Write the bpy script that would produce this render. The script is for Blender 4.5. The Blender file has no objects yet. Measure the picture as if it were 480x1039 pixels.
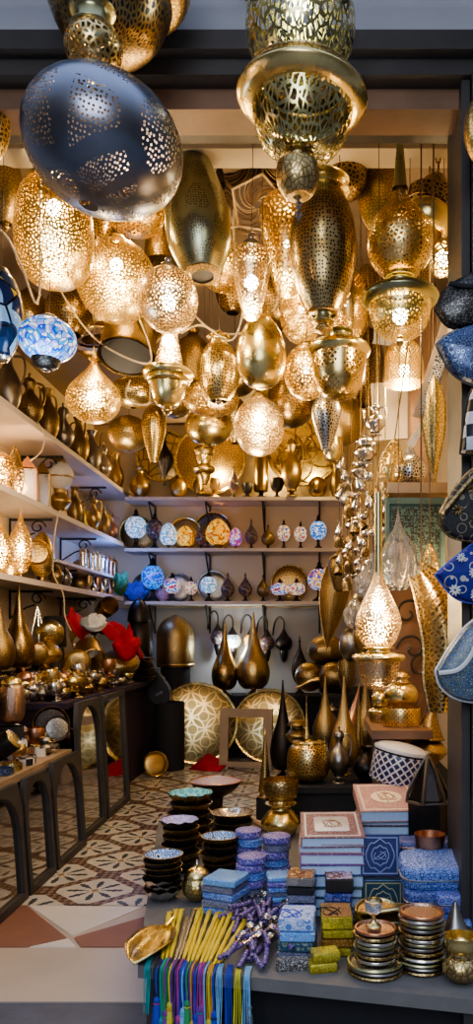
import bpy, math, random
from mathutils import Vector, Matrix
random.seed(7)
S = bpy.context.scene
COL = S.collection
PI = math.pi
F, CX, CY, CH = 780.0, 320.0, 645.0, 1.1      # focal length (px), principal point, eye height above the shop floor
def WX(px, d): return (px-CX)/F*d
def WZ(py, d): return CH+(CY-py)/F*d
ZT = 0.2                                       # low table in front
def td(py, z=ZT): return (CH-z)*F/(py-CY)      # depth of a point on a level surface

# ------------------------------------------------------------------ materials
MATS = {}
class NT:
    def __init__(s, name):
        s.m = bpy.data.materials.new(name); s.m.use_nodes = True
        s.t = s.m.node_tree; s.t.nodes.clear()
        s.out = s.n('ShaderNodeOutputMaterial')
    def n(s, ty, **kw):
        nd = s.t.nodes.new(ty)
        for k, v in kw.items():
            if k[0] == '_': nd.inputs[k[1:].replace('_', ' ')].default_value = v
            else: setattr(nd, k, v)
        return nd
    def l(s, a, b): s.t.links.new(a, b)
    def math(s, op, a, b=None, c=None):
        nd = s.n('ShaderNodeMath', operation=op)
        for i, v in enumerate((a, b, c)):
            if v is None: continue
            if isinstance(v, (int, float)): nd.inputs[i].default_value = v
            else: s.l(v, nd.inputs[i])
        return nd.outputs[0]
    def mix(s, f, a, b):
        nd = s.n('ShaderNodeMix', data_type='RGBA')
        for i, v in ((0, f), (6, a), (7, b)):
            if isinstance(v, tuple): nd.inputs[i].default_value = v if len(v) == 4 else v+(1,)
            elif isinstance(v, (int, float)): nd.inputs[i].default_value = v
            else: s.l(v, nd.inputs[i])
        return nd.outputs[2]
    def pbr(s, col, rough=.5, metal=0, **kw):
        b = s.n('ShaderNodeBsdfPrincipled')
        b.inputs['Metallic'].default_value = metal
        if isinstance(col, tuple): b.inputs['Base Color'].default_value = col+(1,)
        else: s.l(col, b.inputs['Base Color'])
        if isinstance(rough, (int, float)): b.inputs['Roughness'].default_value = rough
        else: s.l(rough, b.inputs['Roughness'])
        for k, v in kw.items(): b.inputs[k.replace('_', ' ')].default_value = v
        return b
    def noise(s, scale, detail=3, co=None):
        nd = s.n('ShaderNodeTexNoise', _Scale=scale, _Detail=detail)
        s.l(co or s.n('ShaderNodeTexCoord').outputs['Object'], nd.inputs['Vector'])
        return nd.outputs['Fac']
    def bump(s, h, b, st=.3, dist=.004):
        nd = s.n('ShaderNodeBump', _Strength=st, _Distance=dist)
        s.l(h, nd.inputs['Height']); s.l(nd.outputs[0], b.inputs['Normal'])
    def uv(s): return s.n('ShaderNodeTexCoord').outputs['UV']
    def vor(s, scale, feat='F1', co=None, rnd=1.0, dim='2D'):
        nd = s.n('ShaderNodeTexVoronoi', feature=feat, voronoi_dimensions=dim)
        nd.inputs['Scale'].default_value = scale
        nd.inputs['Randomness'].default_value = rnd
        s.l(co or s.uv(), nd.inputs['Vector'])
        return nd
    def done(s, sh, key=None):
        s.l(sh, s.out.inputs['Surface']); MATS[key or s.m.name] = s.m; return s.m

def plain(name, col, rough=.6, metal=0, var=.25, scale=8, bump=0, **kw):
    t = NT(name)
    f = t.noise(scale, 4)
    dk = tuple(c*(1-var) for c in col); lt = tuple(min(1, c*(1+var)) for c in col)
    b = t.pbr(t.mix(f, dk, lt), rough, metal, **kw)
    if bump: t.bump(t.noise(scale*6, 3), b, bump)
    return t.done(b.outputs[0])

def metal(name, col, rough=.3, eng=0, engs=90, var=.3):
    """worked metal with tarnish and, if asked, an engraved relief"""
    t = NT(name)
    f = t.noise(14, 4)
    c = t.mix(f, tuple(x*(1-var) for x in col), tuple(min(1, x*(1+var)) for x in col))
    r = t.math('MULTIPLY_ADD', f, .25, rough-.1)
    if eng:
        v = t.vor(engs, 'DISTANCE_TO_EDGE')
        g = t.math('LESS_THAN', v.outputs['Distance'], .09)
        c = t.mix(t.math('MULTIPLY', g, .75), c, tuple(x*.22 for x in col))
        b = t.pbr(c, r, 1); t.bump(v.outputs['Distance'], b, .5, .003)
    else:
        b = t.pbr(c, r, 1); t.bump(t.noise(60, 2), b, .12)
    return t.done(b.outputs[0])

def pierced(name, col, scale, thr=.12, rough=.3, cell=0, alpha=True, mode='lace', back=(.02, .015, .01)):
    """sheet metal pierced with holes (painted dark unless alpha): lace = irregular cells, dots = round punches,
    cell>0 leaves plain ribs between large panels"""
    t = NT(name)
    if mode == 'lace':
        v = t.vor(scale, 'DISTANCE_TO_EDGE').outputs['Distance']
        hole = t.math('GREATER_THAN', v, thr)
    elif mode == 'leaf':
        mp = t.n('ShaderNodeMapping'); t.l(t.uv(), mp.inputs[0]); mp.inputs['Scale'].default_value = (1, .6, 1)
        ns = t.n('ShaderNodeTexNoise', _Scale=18.0); t.l(mp.outputs[0], ns.inputs['Vector'])
        ad = t.n('ShaderNodeVectorMath', operation='MULTIPLY_ADD'); t.l(ns.outputs['Color'], ad.inputs[0])
        ad.inputs[1].default_value = (.03, .03, 0); t.l(mp.outputs[0], ad.inputs[2])
        v = t.vor(scale, 'DISTANCE_TO_EDGE', ad.outputs[0]).outputs['Distance']
        hole = t.math('GREATER_THAN', v, thr)
    elif mode == 'grid':
        mp = t.n('ShaderNodeMapping'); t.l(t.uv(), mp.inputs[0]); mp.inputs['Rotation'].default_value = (0, 0, PI/4)
        v = t.vor(scale, 'F1', mp.outputs[0], 0.0).outputs['Distance']
        hole = t.math('LESS_THAN', v, thr)
    else:
        v = t.vor(scale, 'F1', None, .55).outputs['Distance']
        hole = t.math('LESS_THAN', v, thr)
    if cell:
        e = t.vor(cell, 'DISTANCE_TO_EDGE', None, .7).outputs['Distance']
        hole = t.math('MULTIPLY', hole, t.math('GREATER_THAN', e, .13))
    f = t.noise(12, 4)
    c = t.mix(f, tuple(x*.75 for x in col), tuple(min(1, x*1.2) for x in col))
    if not alpha:
        c = t.mix(hole, c, back)  # closed sheet: shade inside the holes is put into the colour
        b = t.pbr(c, rough, 1); t.l(t.math('SUBTRACT', 1.0, hole), b.inputs['Metallic'])
        return t.done(b.outputs[0])
    b = t.pbr(c, rough, 1)
    mx = t.n('ShaderNodeMixShader'); tr = t.n('ShaderNodeBsdfTransparent')
    t.l(hole, mx.inputs[0]); t.l(b.outputs[0], mx.inputs[1]); t.l(tr.outputs[0], mx.inputs[2])
    return t.done(mx.outputs[0])

def mosaic(name, pal, scale=60, em=1.2, seed=0, grout=None):
    """glass mosaic shade lit from inside"""
    t = NT(name); grout = grout or tuple(.45*x+.03 for x in pal[2])
    mp = t.n('ShaderNodeMapping'); t.l(t.uv(), mp.inputs[0]); mp.inputs['Location'].default_value = (seed*.37, seed*.71, 0)
    scale *= .42
    v = t.vor(scale, 'F1', mp.outputs[0]); e = t.vor(scale, 'DISTANCE_TO_EDGE', mp.outputs[0])
    big = t.vor(scale*.3, 'F1', mp.outputs[0])
    sep = t.n('ShaderNodeSeparateColor'); t.l(v.outputs['Color'], sep.inputs[0])
    idx = t.math('FRACT', t.math('ADD', t.math('MULTIPLY', sep.outputs[0], .45), t.math('MULTIPLY', big.outputs['Distance'], 1.1)))
    rp = t.n('ShaderNodeValToRGB'); rp.color_ramp.interpolation = 'CONSTANT'
    while len(rp.color_ramp.elements) < len(pal): rp.color_ramp.elements.new(.5)
    for i, c in enumerate(pal):
        rp.color_ramp.elements[i].position = i/len(pal); rp.color_ramp.elements[i].color = c+(1,)
    t.l(idx, rp.inputs[0])
    c = t.mix(t.math('LESS_THAN', e.outputs['Distance'], .05), rp.outputs[0], grout)
    b = t.pbr(c, .15)
    t.l(c, b.inputs['Emission Color']); b.inputs['Emission Strength'].default_value = em*.3
    return t.done(b.outputs[0])

def pattern(name, pal, scale=60, rough=.5, seed=0, edge=None, metal=0, coord='UV', em=0):
    """small printed / painted / sequinned ornament"""
    t = NT(name)
    mp = t.n('ShaderNodeMapping'); t.l(t.n('ShaderNodeTexCoord').outputs[coord], mp.inputs[0])
    mp.inputs['Location'].default_value = (seed*.37, seed*.71, seed*.13)
    v = t.vor(scale, 'F1', mp.outputs[0], .6, '3D')
    sep = t.n('ShaderNodeSeparateColor'); t.l(v.outputs['Color'], sep.inputs[0])
    wv = t.math('FRACT', t.math('ADD', t.math('MULTIPLY', v.outputs['Distance'], 1.6), t.math('MULTIPLY', sep.outputs[1], .6)))
    rp = t.n('ShaderNodeValToRGB'); rp.color_ramp.interpolation = 'CONSTANT'
    while len(rp.color_ramp.elements) < len(pal): rp.color_ramp.elements.new(.5)
    for i, c in enumerate(pal):
        rp.color_ramp.elements[i].position = i/len(pal); rp.color_ramp.elements[i].color = c+(1,)
    t.l(wv, rp.inputs[0])
    b = t.pbr(rp.outputs[0], rough, metal)
    return t.done(b.outputs[0])

def emit(name, col, st):
    t = NT(name); e = t.n('ShaderNodeEmission', _Strength=st); e.inputs[0].default_value = col+(1,)
    return t.done(e.outputs[0])

GOLD, BRASS, DBR = (.84, .63, .28), (.66, .48, .22), (.4, .29, .14)
SILV, DSIL, COPP = (.72, .68, .62), (.3, .28, .26), (.62, .33, .2)
metal('gold', GOLD, .24); metal('brass', BRASS, .32, 1, 62); metal('dark_brass', DBR, .38, 1, 58)
metal('silver', SILV, .22); metal('dark_silver', DSIL, .34); metal('copper', COPP, .3)
metal('green_brass', (.44, .42, .24), .28); metal('black_metal', (.05, .045, .045), .4)
metal('steel_dark', (.30, .31, .36), .2)
metal('gold_eng', GOLD, .3, 1, 80); metal('brass_eng', BRASS, .34, 1, 90); metal('dark_eng', DBR, .4, 1, 70)
metal('silver_eng', SILV, .3, 1, 110); metal('tray_eng', (.66, .54, .28), .34, 1, 13); metal('tray_fine', BRASS, .34, 1, 40)
metal('copper_eng', (.66, .45, .33), .3, 1, 120); metal('black_eng', (.07, .06, .055), .45, 1, 60)
pierced('lace_lit', GOLD, 70, .2); pierced('lace_lit_big', GOLD, 50, .19); pierced('lace_pale', (.85, .66, .42), 72, .19)
pierced('lace_dark', BRASS, 62, .18); pierced('leaf_open', (.62, .56, .28), 62, .16, .25, mode='leaf')
pierced('dots_gold', GOLD, 80, .3, mode='dots', alpha=False); pierced('dots_brass', BRASS, 78, .27, mode='dots', alpha=False)
pierced('dots_dark', (.42,.28,.11), 75, .3, mode='dots', alpha=False); pierced('dots_green', (.42, .42, .28), 105, .26, cell=9, mode='dots', alpha=False)
pierced('lace_gold_shut', GOLD, 65, .2, alpha=False, back=(.10, .055, .015)); pierced('lace_dark_shut', (.42,.28,.11), 60, .2, alpha=False)
pierced('lace_silver_shut', SILV, 80, .2, alpha=False)
pierced('panel_dots', (.26, .27, .32), 88, .27, .3, cell=5.5, mode='dots')
pierced('diamond_gold', (.74, .55, .24), 62, .3, .26, mode='grid', cell=8); pierced('grid_gold', GOLD, 80, .3, mode='grid')
plain('plaster', (.36, .35, .37), .9, var=.18, scale=3, bump=.25)
plain('cream_wall', (.74, .6, .42), .85, var=.1, scale=2, bump=.1)
plain('grey_wall', (.42, .40, .40), .85, var=.12, scale=3, bump=.1)
plain('ceiling_paint', (.33, .24, .16), .9, var=.15, scale=2)
plain('dark_wood', (.06, .052, .05), .5, var=.4, scale=6, bump=.2)
plain('brown_wood', (.22, .12, .07), .5, var=.4, scale=7, bump=.2)
plain('raw_wood', (.42, .3, .2), .6, var=.25, scale=9, bump=.2)
plain('shelf_paint', (.68, .58, .5), .6, var=.1)
plain('iron', (.03, .028, .028), .5, var=.3)
plain('cord_pale', (.72, .55, .36), .6, var=.05)
plain('cord_dark', (.16, .11, .06), .7, var=.05)
plain('black_cloth', (.02, .02, .024), .8, var=.3, bump=.2)
plain('purple_cloth', (.035, .02, .05), .85, var=.4, bump=.2)
plain('table_cloth', (.17, .16, .15), .8, var=.25, scale=12, bump=.2)
plain('red_cloth', (.5, .02, .04), .75, var=.35, scale=14)
plain('white_paper', (.8, .78, .74), .7, var=.05)
plain('cream_board', (.8, .68, .52), .7, var=.05)
plain('black_plastic', (.03, .03, .035), .35, var=.2)
plain('pages', (.55, .7, .97), .6, var=.08, scale=60)
plain('tan_wood', (.4, .25, .13), .45, var=.3, scale=9)
plain('marble', (.5, .41, .32), .35, var=.12, scale=5); plain('marble_pale', (.74, .66, .58), .3, var=.1, scale=5)
plain('terracotta', (.26, .12, .08), .45, var=.2, scale=9); plain('step_stone', (.09, .10, .13), .5, var=.5, scale=9, bump=.3)
plain('street_stone', (.2, .2, .2), .8, var=.3, scale=5, bump=.3)
plain('green_cloth', (.04, .14, .05), .8, var=.4, scale=20); plain('blue_cloth', (.08, .12, .6), .8, var=.4, scale=20)
plain('pink_cloth', (.5, .3, .38), .8, var=.3, scale=20)
plain('amber', (.55, .26, .06), .12, var=.3, scale=20, Transmission_Weight=.4)
plain('ceramic_white', (.75, .73, .72), .25, var=.06); plain('plastic_clear', (.85, .8, .76), .12, var=.05, Transmission_Weight=.75)
plain('glass_clear', (.9, .85, .78), .06, var=.03, Transmission_Weight=.85)
plain('navy_cover', (.025, .035, .16), .45, var=.3, scale=30)
plain('green_cover', (.02, .06, .10), .45, var=.3, scale=30)
plain('pale_ink', (.3, .36, .6), .5)
plain('gold_ink', (.4, .36, .2), .5)
plain('yellow_bone', (.85, .62, .06), .4, var=.25, scale=60, bump=.3)
plain('tarnish_bowl', (.05, .038, .03), .4, .6, var=.4, scale=20)
plain('teal_paint', (.065, .125, .12), .7, var=.25, scale=14, bump=.2)
plain('lilac_metal', (.3, .26, .3), .4, .6)
metal('dark_panel', (.1,.08,.07), .5); metal('wire_swirl', (.4,.32,.24), .4)
emit('bulb', (1, .86, .55), 38); emit('bulb_white', (1, .93, .82), 42); emit('bulb_small', (1, .8, .5), 14)
W_, B1, B2, B3 = (.7, .76, .85), (.005, .06, .6), (.0, .3, .65), (.08, .45, .8)
mosaic('mos_blue', [W_, B2, B1, B3, (.3, .28, .8), W_, B2, B1], 95, 1.5)
mosaic('mos_deep', [(.0, .08, .6), B1, (.02, .25, .9), B3, B1, (.2, .3, .9)], 70, 1.3, 2)
mosaic('mos_white', [W_, (.8, .75, .65), B3, W_, (.1, .3, .5), (.5, .45, .6)], 80, 1.5, 3)
mosaic('mos_yellow', [(1, .5, .04), (.9, .3, .01), (1, .65, .12), (.5, .12, .0), (1, .42, .02)], 60, 1.3, 4)
mosaic('mos_warm', [(.9, .65, .35), (.6, .08, .02), (.9, .75, .5), (.05, .1, .45), (.8, .45, .1), (.8, .7, .6)], 80, 1.1, 5)
mosaic('mos_multi', [W_, (.6, .06, .02), B1, (.9, .45, .02), (.75, .7, .65), (.01, .15, .6)], 80, 1.2, 6)
mosaic('mos_pink', [(.85, .5, .65), (.6, .05, .25), (.2, .1, .7), (.8, .6, .8)], 80, 1.0, 7)
mosaic('mos_dark', [(.12, .05, .06), (.2, .1, .1), (.06, .06, .1), (.3, .2, .15)], 80, .04, 8, (.1, .08, .07))
mosaic('mos_teal', [W_, (.02, .4, .5), W_, (.01, .2, .4), (.9, .8, .5)], 90, 2.2, 9)
mosaic('glass_night', [(.02, .05, .14), (.01, .03, .08), (.3, .5, .7), (.015, .03, .1), (.75, .5, .08), (.02, .04, .1)], 28, .12, 11, (.01, .01, .02))
NV, CB, LC, WH = (.02, .03, .22), (.06, .2, .55), (.35, .38, .75), (.7, .75, .85)
pattern('sequin_dark', [(.03, .03, .03), (.06, .055, .05), (.25, .23, .2), (.04, .04, .04)], 130, .3, metal=.5)
pattern('sequin_blue', [(.1, .14, .28), (.03, .04, .08), (.25, .33, .5), (.05, .07, .14)], 60, .3, 1, metal=.4)
pattern('emb_dark', [(.03, .03, .03), (.035, .032, .03), (.04, .04, .04), (.03, .03, .03), (.03, .03, .03), (.26, .21, .14), (.03, .03, .03)], 34, .7, 2)
pattern('emb_blue', [(.01, .015, .22), (.012, .018, .25), (.012, .014, .2), (.015, .02, .26), (.01, .015, .22), (.012, .018, .25), (.5, .46, .4)], 30, .7, 3)
pattern('bead_blue', [(.015, .04, .13), (.1, .2, .4), (.01, .02, .06), (.03, .08, .22), (.4, .48, .55), (.02, .05, .15), (.3, .3, .06)], 110, .3, 4)
pattern('tile_blue', [NV, CB, LC, (.05, .18, .6), (.5, .55, .8), CB], 85, .5, 5)
pattern('tile_blue_fine', [NV, (.1, .13, .33), (.22, .26, .5), (.16, .2, .4)], 110, .5, 6)
pattern('tile_blue_big', [NV, LC, (.05, .2, .6), (.3, .33, .55), (.3, .12, .3), CB], 62, .5, 7)
pattern('purple_lace', [(.07, .05, .25), (.3, .25, .6), (.45, .4, .7), (.12, .1, .4)], 120, .45, 8)
pattern('blue_lace', [(.06, .14, .5), (.2, .35, .75), (.45, .55, .85), (.1, .22, .6)], 130, .45, 9)
pattern('blue_box', [(.08, .25, .65), (.25, .5, .85), (.1, .3, .7), (.35, .55, .85)], 90, .4, 10)
pattern('grey_lace', [(.12, .13, .2), (.3, .3, .4), (.2, .22, .35)], 120, .45, 11)
pattern('book_maroon', [(.22, .1, .14), (.16, .07, .1), (.45, .33, .3), (.25, .12, .16)], 100, .45, 12)
pattern('book_rose', [(.5, .28, .26), (.6, .42, .36), (.42, .22, .22)], 90, .45, 13)
pattern('book_navy', [NV, (.05, .06, .25), CB, (.25, .2, .35)], 70, .4, 14)
pattern('book_green', [(.04, .1, .16), (.03, .06, .14), (.25, .3, .2)], 70, .4, 15)
pattern('book_purple', [(.3, .12, .3), (.25, .1, .35), (.5, .3, .4)], 110, .4, 16)
pattern('card_orange', [(.65, .35, .1), (.7, .42, .15), (.62, .32, .1), (.3, .1, .04)], 30, .4, 17)
pattern('card_pale', [(.6, .58, .68), (.65, .62, .7), (.4, .2, .3)], 30, .4, 18)
pattern('card_blue', [(.5, .6, .85), (.3, .42, .75), (.65, .7, .85), (.12, .25, .6)], 40, .4, 19)
pattern('card_gold', [(.5, .25, .05), (.35, .15, .03), (.75, .5, .15), (.2, .08, .02)], 110, .3, 20, metal=.4)
pattern('foil_yellow', [(.55, .45, .05), (.35, .28, .03), (.7, .6, .12)], 120, .3, 21, metal=.4)
pattern('bowl_stripe', [(.45, .6, .85), (.02, .04, .1), (.6, .72, .9), (.1, .25, .6)], 34, .25, 22)
pattern('bowl_lilac', [(.5, .48, .75), (.65, .62, .85), (.35, .32, .6)], 50, .25, 23)
pattern('bowl_teal', [(.2, .55, .6), (.35, .7, .72), (.1, .4, .5)], 40, .2, 24)
pattern('bowl_salmon', [(.6, .38, .3), (.45, .35, .45), (.3, .35, .55), (.55, .36, .32)], 60, .35, 25)
pattern('bowl_silver', [(.6, .55, .5), (.4, .38, .36), (.75, .7, .62)], 40, .2, 26, metal=.8)
pattern('bead_handle', [(.12, .08, .25), (.35, .15, .3), (.1, .2, .5), (.4, .3, .5), (.06, .05, .1)], 90, .3, 27)
pattern('swirl_silver', [(.3, .28, .26), (.12, .11, .1), (.38, .36, .33), (.2, .19, .18)], 45, .35, 31, metal=.7)
pattern('inlay', [(.75, .7, .62), (.04, .035, .03), (.7, .62, .5), (.05, .045, .04)], 70, .4, 28, coord='Object')
pattern('screen_teal', [(.01, .015, .015), (.055, .11, .105), (.07, .13, .12), (.012, .015, .015)], 75, .7, 29)  # near-black cells paint in the shade of the pierced holes
pattern('bracelet_dark', [(.03, .03, .035), (.5, .48, .45), (.12, .1, .08)], 160, .35, 30)
def check_mat(name, c1, c2, scale, coord='UV', rot=0):
    t = NT(name)
    mp = t.n('ShaderNodeMapping'); t.l(t.n('ShaderNodeTexCoord').outputs[coord], mp.inputs[0]); mp.inputs['Rotation'].default_value = (0, 0, rot)
    ck = t.n('ShaderNodeTexChecker', _Scale=scale); ck.inputs[1].default_value = c1+(1,); ck.inputs[2].default_value = c2+(1,)
    t.l(mp.outputs[0], ck.inputs[0])
    return t.done(t.pbr(ck.outputs[0], .45).outputs[0])
check_mat('chequer', (.75, .74, .75), (.02, .02, .025), 28)
def lattice_mat():
    t = NT('lattice_navy')
    mp = t.n('ShaderNodeMapping'); t.l(t.uv(), mp.inputs[0]); mp.inputs['Rotation'].default_value = (0, 0, PI/4)
    v = t.vor(42, 'F1', mp.outputs[0], 0); v.distance = 'CHEBYCHEV'
    c = t.mix(t.math('LESS_THAN', v.outputs['Distance'], .36), (.62, .6, .6), (.015, .02, .09))
    return t.done(t.pbr(c, .3).outputs[0])
lattice_mat()
def tile_floor():
    t = NT('patterned_tile')
    mp = t.n('ShaderNodeMapping'); t.l(t.n('ShaderNodeTexCoord').outputs['Object'], mp.inputs[0])
    mp.inputs['Rotation'].default_value = (0, 0, PI/4); mp.inputs['Scale'].default_value = (1/.31,)*3
    mp.inputs['Location'].default_value = (.24, .1, 0)
    sx = t.n('ShaderNodeSeparateXYZ'); t.l(mp.outputs[0], sx.inputs[0])
    fx = t.math('SUBTRACT', t.math('FRACT', sx.outputs[0]), .5); fy = t.math('SUBTRACT', t.math('FRACT', sx.outputs[1]), .5)
    ax, ay = t.math('ABSOLUTE', fx), t.math('ABSOLUTE', fy)
    mxy = t.math('MAXIMUM', ax, ay)
    band = t.math('GREATER_THAN', mxy, .425)
    ck = t.n('ShaderNodeTexChecker', _Scale=13.0); t.l(mp.outputs[0], ck.inputs[0])
    ck.inputs[1].default_value = (.09, .045, .03, 1); ck.inputs[2].default_value = (.3, .2, .13, 1)
    r = t.math('SQRT', t.math('ADD', t.math('MULTIPLY', fx, fx), t.math('MULTIPLY', fy, fy)))
    th = t.math('ARCTAN2', fy, fx)
    c8 = t.math('ABSOLUTE', t.math('SINE', t.math('MULTIPLY', th, 4)))
    wob = t.math('MULTIPLY', t.math('SINE', t.math('MULTIPLY', r, 75)), .1)
    lim = t.math('ADD', t.math('MULTIPLY', t.math('SINE', t.math('MULTIPLY', t.math('SUBTRACT', r, .05), 8.2)), .6), wob)
    pet = t.math('MULTIPLY', t.math('LESS_THAN', c8, lim), t.math('LESS_THAN', r, .40))
    pet = t.math('MULTIPLY', pet, t.math('GREATER_THAN', r, .06))
    corner = t.math('GREATER_THAN', t.math('ADD', ax, ay), .74)
    n = t.noise(7, 4)
    base = t.mix(n, (.5, .44, .36), (.72, .65, .55))
    c = t.mix(pet, base, (.055, .065, .07))
    c = t.mix(t.math('LESS_THAN', r, .05), c, (.4, .2, .05))
    c = t.mix(corner, c, (.1, .07, .06))
    c = t.mix(band, c, ck.outputs[0])
    return t.done(t.pbr(c, .32).outputs[0])
tile_floor()
def ring_tray():
    t = NT('tray_rings'); acc = None
    for off in (0, .5):
        mp = t.n('ShaderNodeMapping'); t.l(t.uv(), mp.inputs[0]); mp.inputs['Scale'].default_value = (4.6,)*3; mp.inputs['Location'].default_value = (off, off, 0)
        v = t.vor(1, 'F1', mp.outputs[0], .12).outputs['Distance']
        g = t.math('LESS_THAN', t.math('ABSOLUTE', t.math('SUBTRACT', v, .46)), .035)
        g2 = t.math('LESS_THAN', t.math('ABSOLUTE', t.math('SUBTRACT', v, .2)), .02)
        g = t.math('MAXIMUM', g, g2); acc = g if acc is None else t.math('MAXIMUM', acc, g)
    n = t.noise(9, 4)
    c = t.mix(acc, t.mix(n, (.34, .27, .12), (.5, .4, .19)), (.9, .74, .4))
    b = t.pbr(c, t.math('MULTIPLY_ADD', acc, -.12, .42), .9); t.bump(acc, b, .4, .003)
    return t.done(b.outputs[0])
ring_tray()
def mirror_mat():
    t = NT('mirror_glass'); t.done(t.pbr((.62, .6, .58), .05, 1).outputs[0])
mirror_mat()
def yarn(name, col): plain(name, col, .8, var=.3, scale=70)
for nm, c in (('yarn_blue', (.03, .06, .45)), ('yarn_teal', (.02, .3, .3)), ('yarn_purple', (.2, .04, .3)), ('yarn_yellow', (.6, .55, .05)),
              ('yarn_black', (.02, .02, .03)), ('yarn_pink', (.5, .05, .25)), ('yarn_sky', (.2, .45, .7)), ('yarn_green', (.05, .3, .1)), ('yarn_gold', (.6, .33, .04))):
    yarn(nm, c)

# ------------------------------------------------------------------ mesh helpers
class MB:
    def __init__(s): s.v, s.f, s.u, s.k = [], [], [], []
    def add(s, v, f, u=None, k=0):
        o = len(s.v); s.v += [tuple(x) for x in v]
        u = u or [(x[0], x[1]+x[2]) for x in v]
        for q in f:
            s.f.append([i+o for i in (q[0] if isinstance(q, tuple) and isinstance(q[0], (list, tuple)) else q)])
            s.u += [u[i] for i in q] if not (isinstance(q, tuple) and isinstance(q[0], (list, tuple))) else q[1]
            s.k.append(k)
        return s
    def box(s, x0, x1, y0, y1, z0, z1, k=0, M=None):
        vs = [Vector((x, y, z)) for x in (x0, x1) for y in (y0, y1) for z in (z0, z1)]
        if M: vs = [M @ v for v in vs]
        fs = [(0, 1, 3, 2), (4, 6, 7, 5), (0, 4, 5, 1), (2, 3, 7, 6), (0, 2, 6, 4), (1, 5, 7, 3)]
        o = len(s.v); s.v += [tuple(v) for v in vs]
        dx, dy, dz = x1-x0, y1-y0, z1-z0
        for q, (a, b) in zip(fs, ((dz, dy), (dy, dz), (dx, dz), (dz, dx), (dy, dx), (dx, dy))):
            s.f.append([i+o for i in q]); s.u += [(0, 0), (a, 0), (a, b), (0, b)]; s.k.append(k)
        return s
    def tube(s, pts, r, n=6, k=0, caps=True, closed=False):
        pts = [Vector(p) for p in pts]; o = len(s.v); N = len(pts)
        rr = r if isinstance(r, (list, tuple)) else [r]*N
        nrm = None; ln = 0
        for i, p in enumerate(pts):
            a = pts[(i-1) % N] if closed else pts[max(i-1, 0)]; b = pts[(i+1) % N] if closed else pts[min(i+1, N-1)]
            t = (b-a); t = t.normalized() if t.length > 1e-9 else Vector((0, 0, 1))
            if nrm is None: nrm = t.orthogonal().normalized()
            nrm = nrm-t*nrm.dot(t); nrm = nrm.normalized() if nrm.length > 1e-6 else t.orthogonal().normalized()
            bn = t.cross(nrm)
            for j in range(n):
                a_ = 2*PI*j/n; s.v.append(tuple(p+(nrm*math.cos(a_)+bn*math.sin(a_))*rr[i]))
        M_ = N if closed else N-1
        for i in range(M_):
            L = (pts[(i+1) % N]-pts[i]).length
            for j in range(n):
                i2 = (i+1) % N; j2 = (j+1) % n
                s.f.append([o+i*n+j, o+i*n+j2, o+i2*n+j2, o+i2*n+j]); s.k.append(k)
                w = 2*PI*max(rr)/n
                s.u += [(j*w, ln), (j*w+w, ln), (j*w+w, ln+L), (j*w, ln+L)]
            ln += L
        if caps and not closed:
            for i, rev in ((0, True), (N-1, False)):
                q = [o+i*n+j for j in range(n)]
                s.f.append(q[::-1] if rev else q); s.u += [(0, 0)]*n; s.k.append(k)
        return s
    def lathe(s, prof, n=28, k=0, lob=0, la=0, M=None, zl=0):
        """surface of revolution; lob/la add lobes, zl waves the rim"""
        o = len(s.v); R = max(p[0] for p in prof); arc = [0]
        for a, b in zip(prof, prof[1:]): arc.append(arc[-1]+math.hypot(b[0]-a[0], b[1]-a[1]))
        for i, (r, z) in enumerate(prof):
            for j in range(n):
                a = 2*PI*j/n; q = r*(1+la*math.cos(lob*a)) if lob else r
                zz = z+(zl*math.sin(lob*a)*(i/(len(prof)-1)) if zl else 0)
                p = Vector((q*math.cos(a), q*math.sin(a), zz))
                s.v.append(tuple(M @ p if M else p))
        W = 2*PI*R
        for i in range(len(prof)-1):
            for j in range(n):
                j2 = (j+1) % n
                s.f.append([o+i*n+j, o+i*n+j2, o+(i+1)*n+j2, o+(i+1)*n+j]); s.k.append(k)
                s.u += [(j/n*W, arc[i]), ((j+1)/n*W, arc[i]), ((j+1)/n*W, arc[i+1]), (j/n*W, arc[i+1])]
        return s
    def poly(s, pts, y0, y1, k=0, M=None):
        """outline in x,z extruded from y0 to y1"""
        o = len(s.v); n = len(pts)
        for y in (y0, y1):
            for x, z in pts:
                p = Vector((x, y, z)); s.v.append(tuple(M @ p if M else p))
        s.f.append([o+i for i in range(n)]); s.u += list(pts); s.k.append(k)
        s.f.append([o+n+i for i in range(n)][::-1]); s.u += list(pts)[::-1]; s.k.append(k)
        for i in range(n):
            j = (i+1) % n
            s.f.append([o+j, o+i, o+n+i, o+n+j]); s.k.append(k)
            s.u += [pts[j], pts[i], pts[i], pts[j]]
        return s
    def mesh(s, name, mats, ang=38):
        me = bpy.data.meshes.new(name); me.from_pydata(s.v, [], s.f)
        uv = me.uv_layers.new(name='UVMap')
        flat = [c for p in s.u for c in p]
        if len(flat) == len(uv.data)*2: uv.data.foreach_set('uv', flat)
        for m in (mats if isinstance(mats, (list, tuple)) else [mats]): me.materials.append(MATS[m])
        me.polygons.foreach_set('material_index', s.k)
        me.polygons.foreach_set('use_smooth', [True]*len(s.f))
        me.set_sharp_from_angle(angle=math.radians(ang)); me.update()
        return me
def link(name, me, parent=None, loc=(0, 0, 0), rot=(0, 0, 0)):
    o = bpy.data.objects.new(name, me); COL.objects.link(o); o.location = loc; o.rotation_euler = rot
    if parent: o.parent = parent
    return o
def tag(o, label, cat, group=None):
    o['label'] = label; o['category'] = cat
    if group: o['group'] = group
    return o
def thing(name, label, cat, loc, rot=(0, 0, 0), group=None):
    return tag(link(name, None, None, loc, rot), label, cat, group)
def struct(name, mb, m):
    o = link(name, mb.mesh(name, m)); o['kind'] = 'structure'; return o
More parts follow.
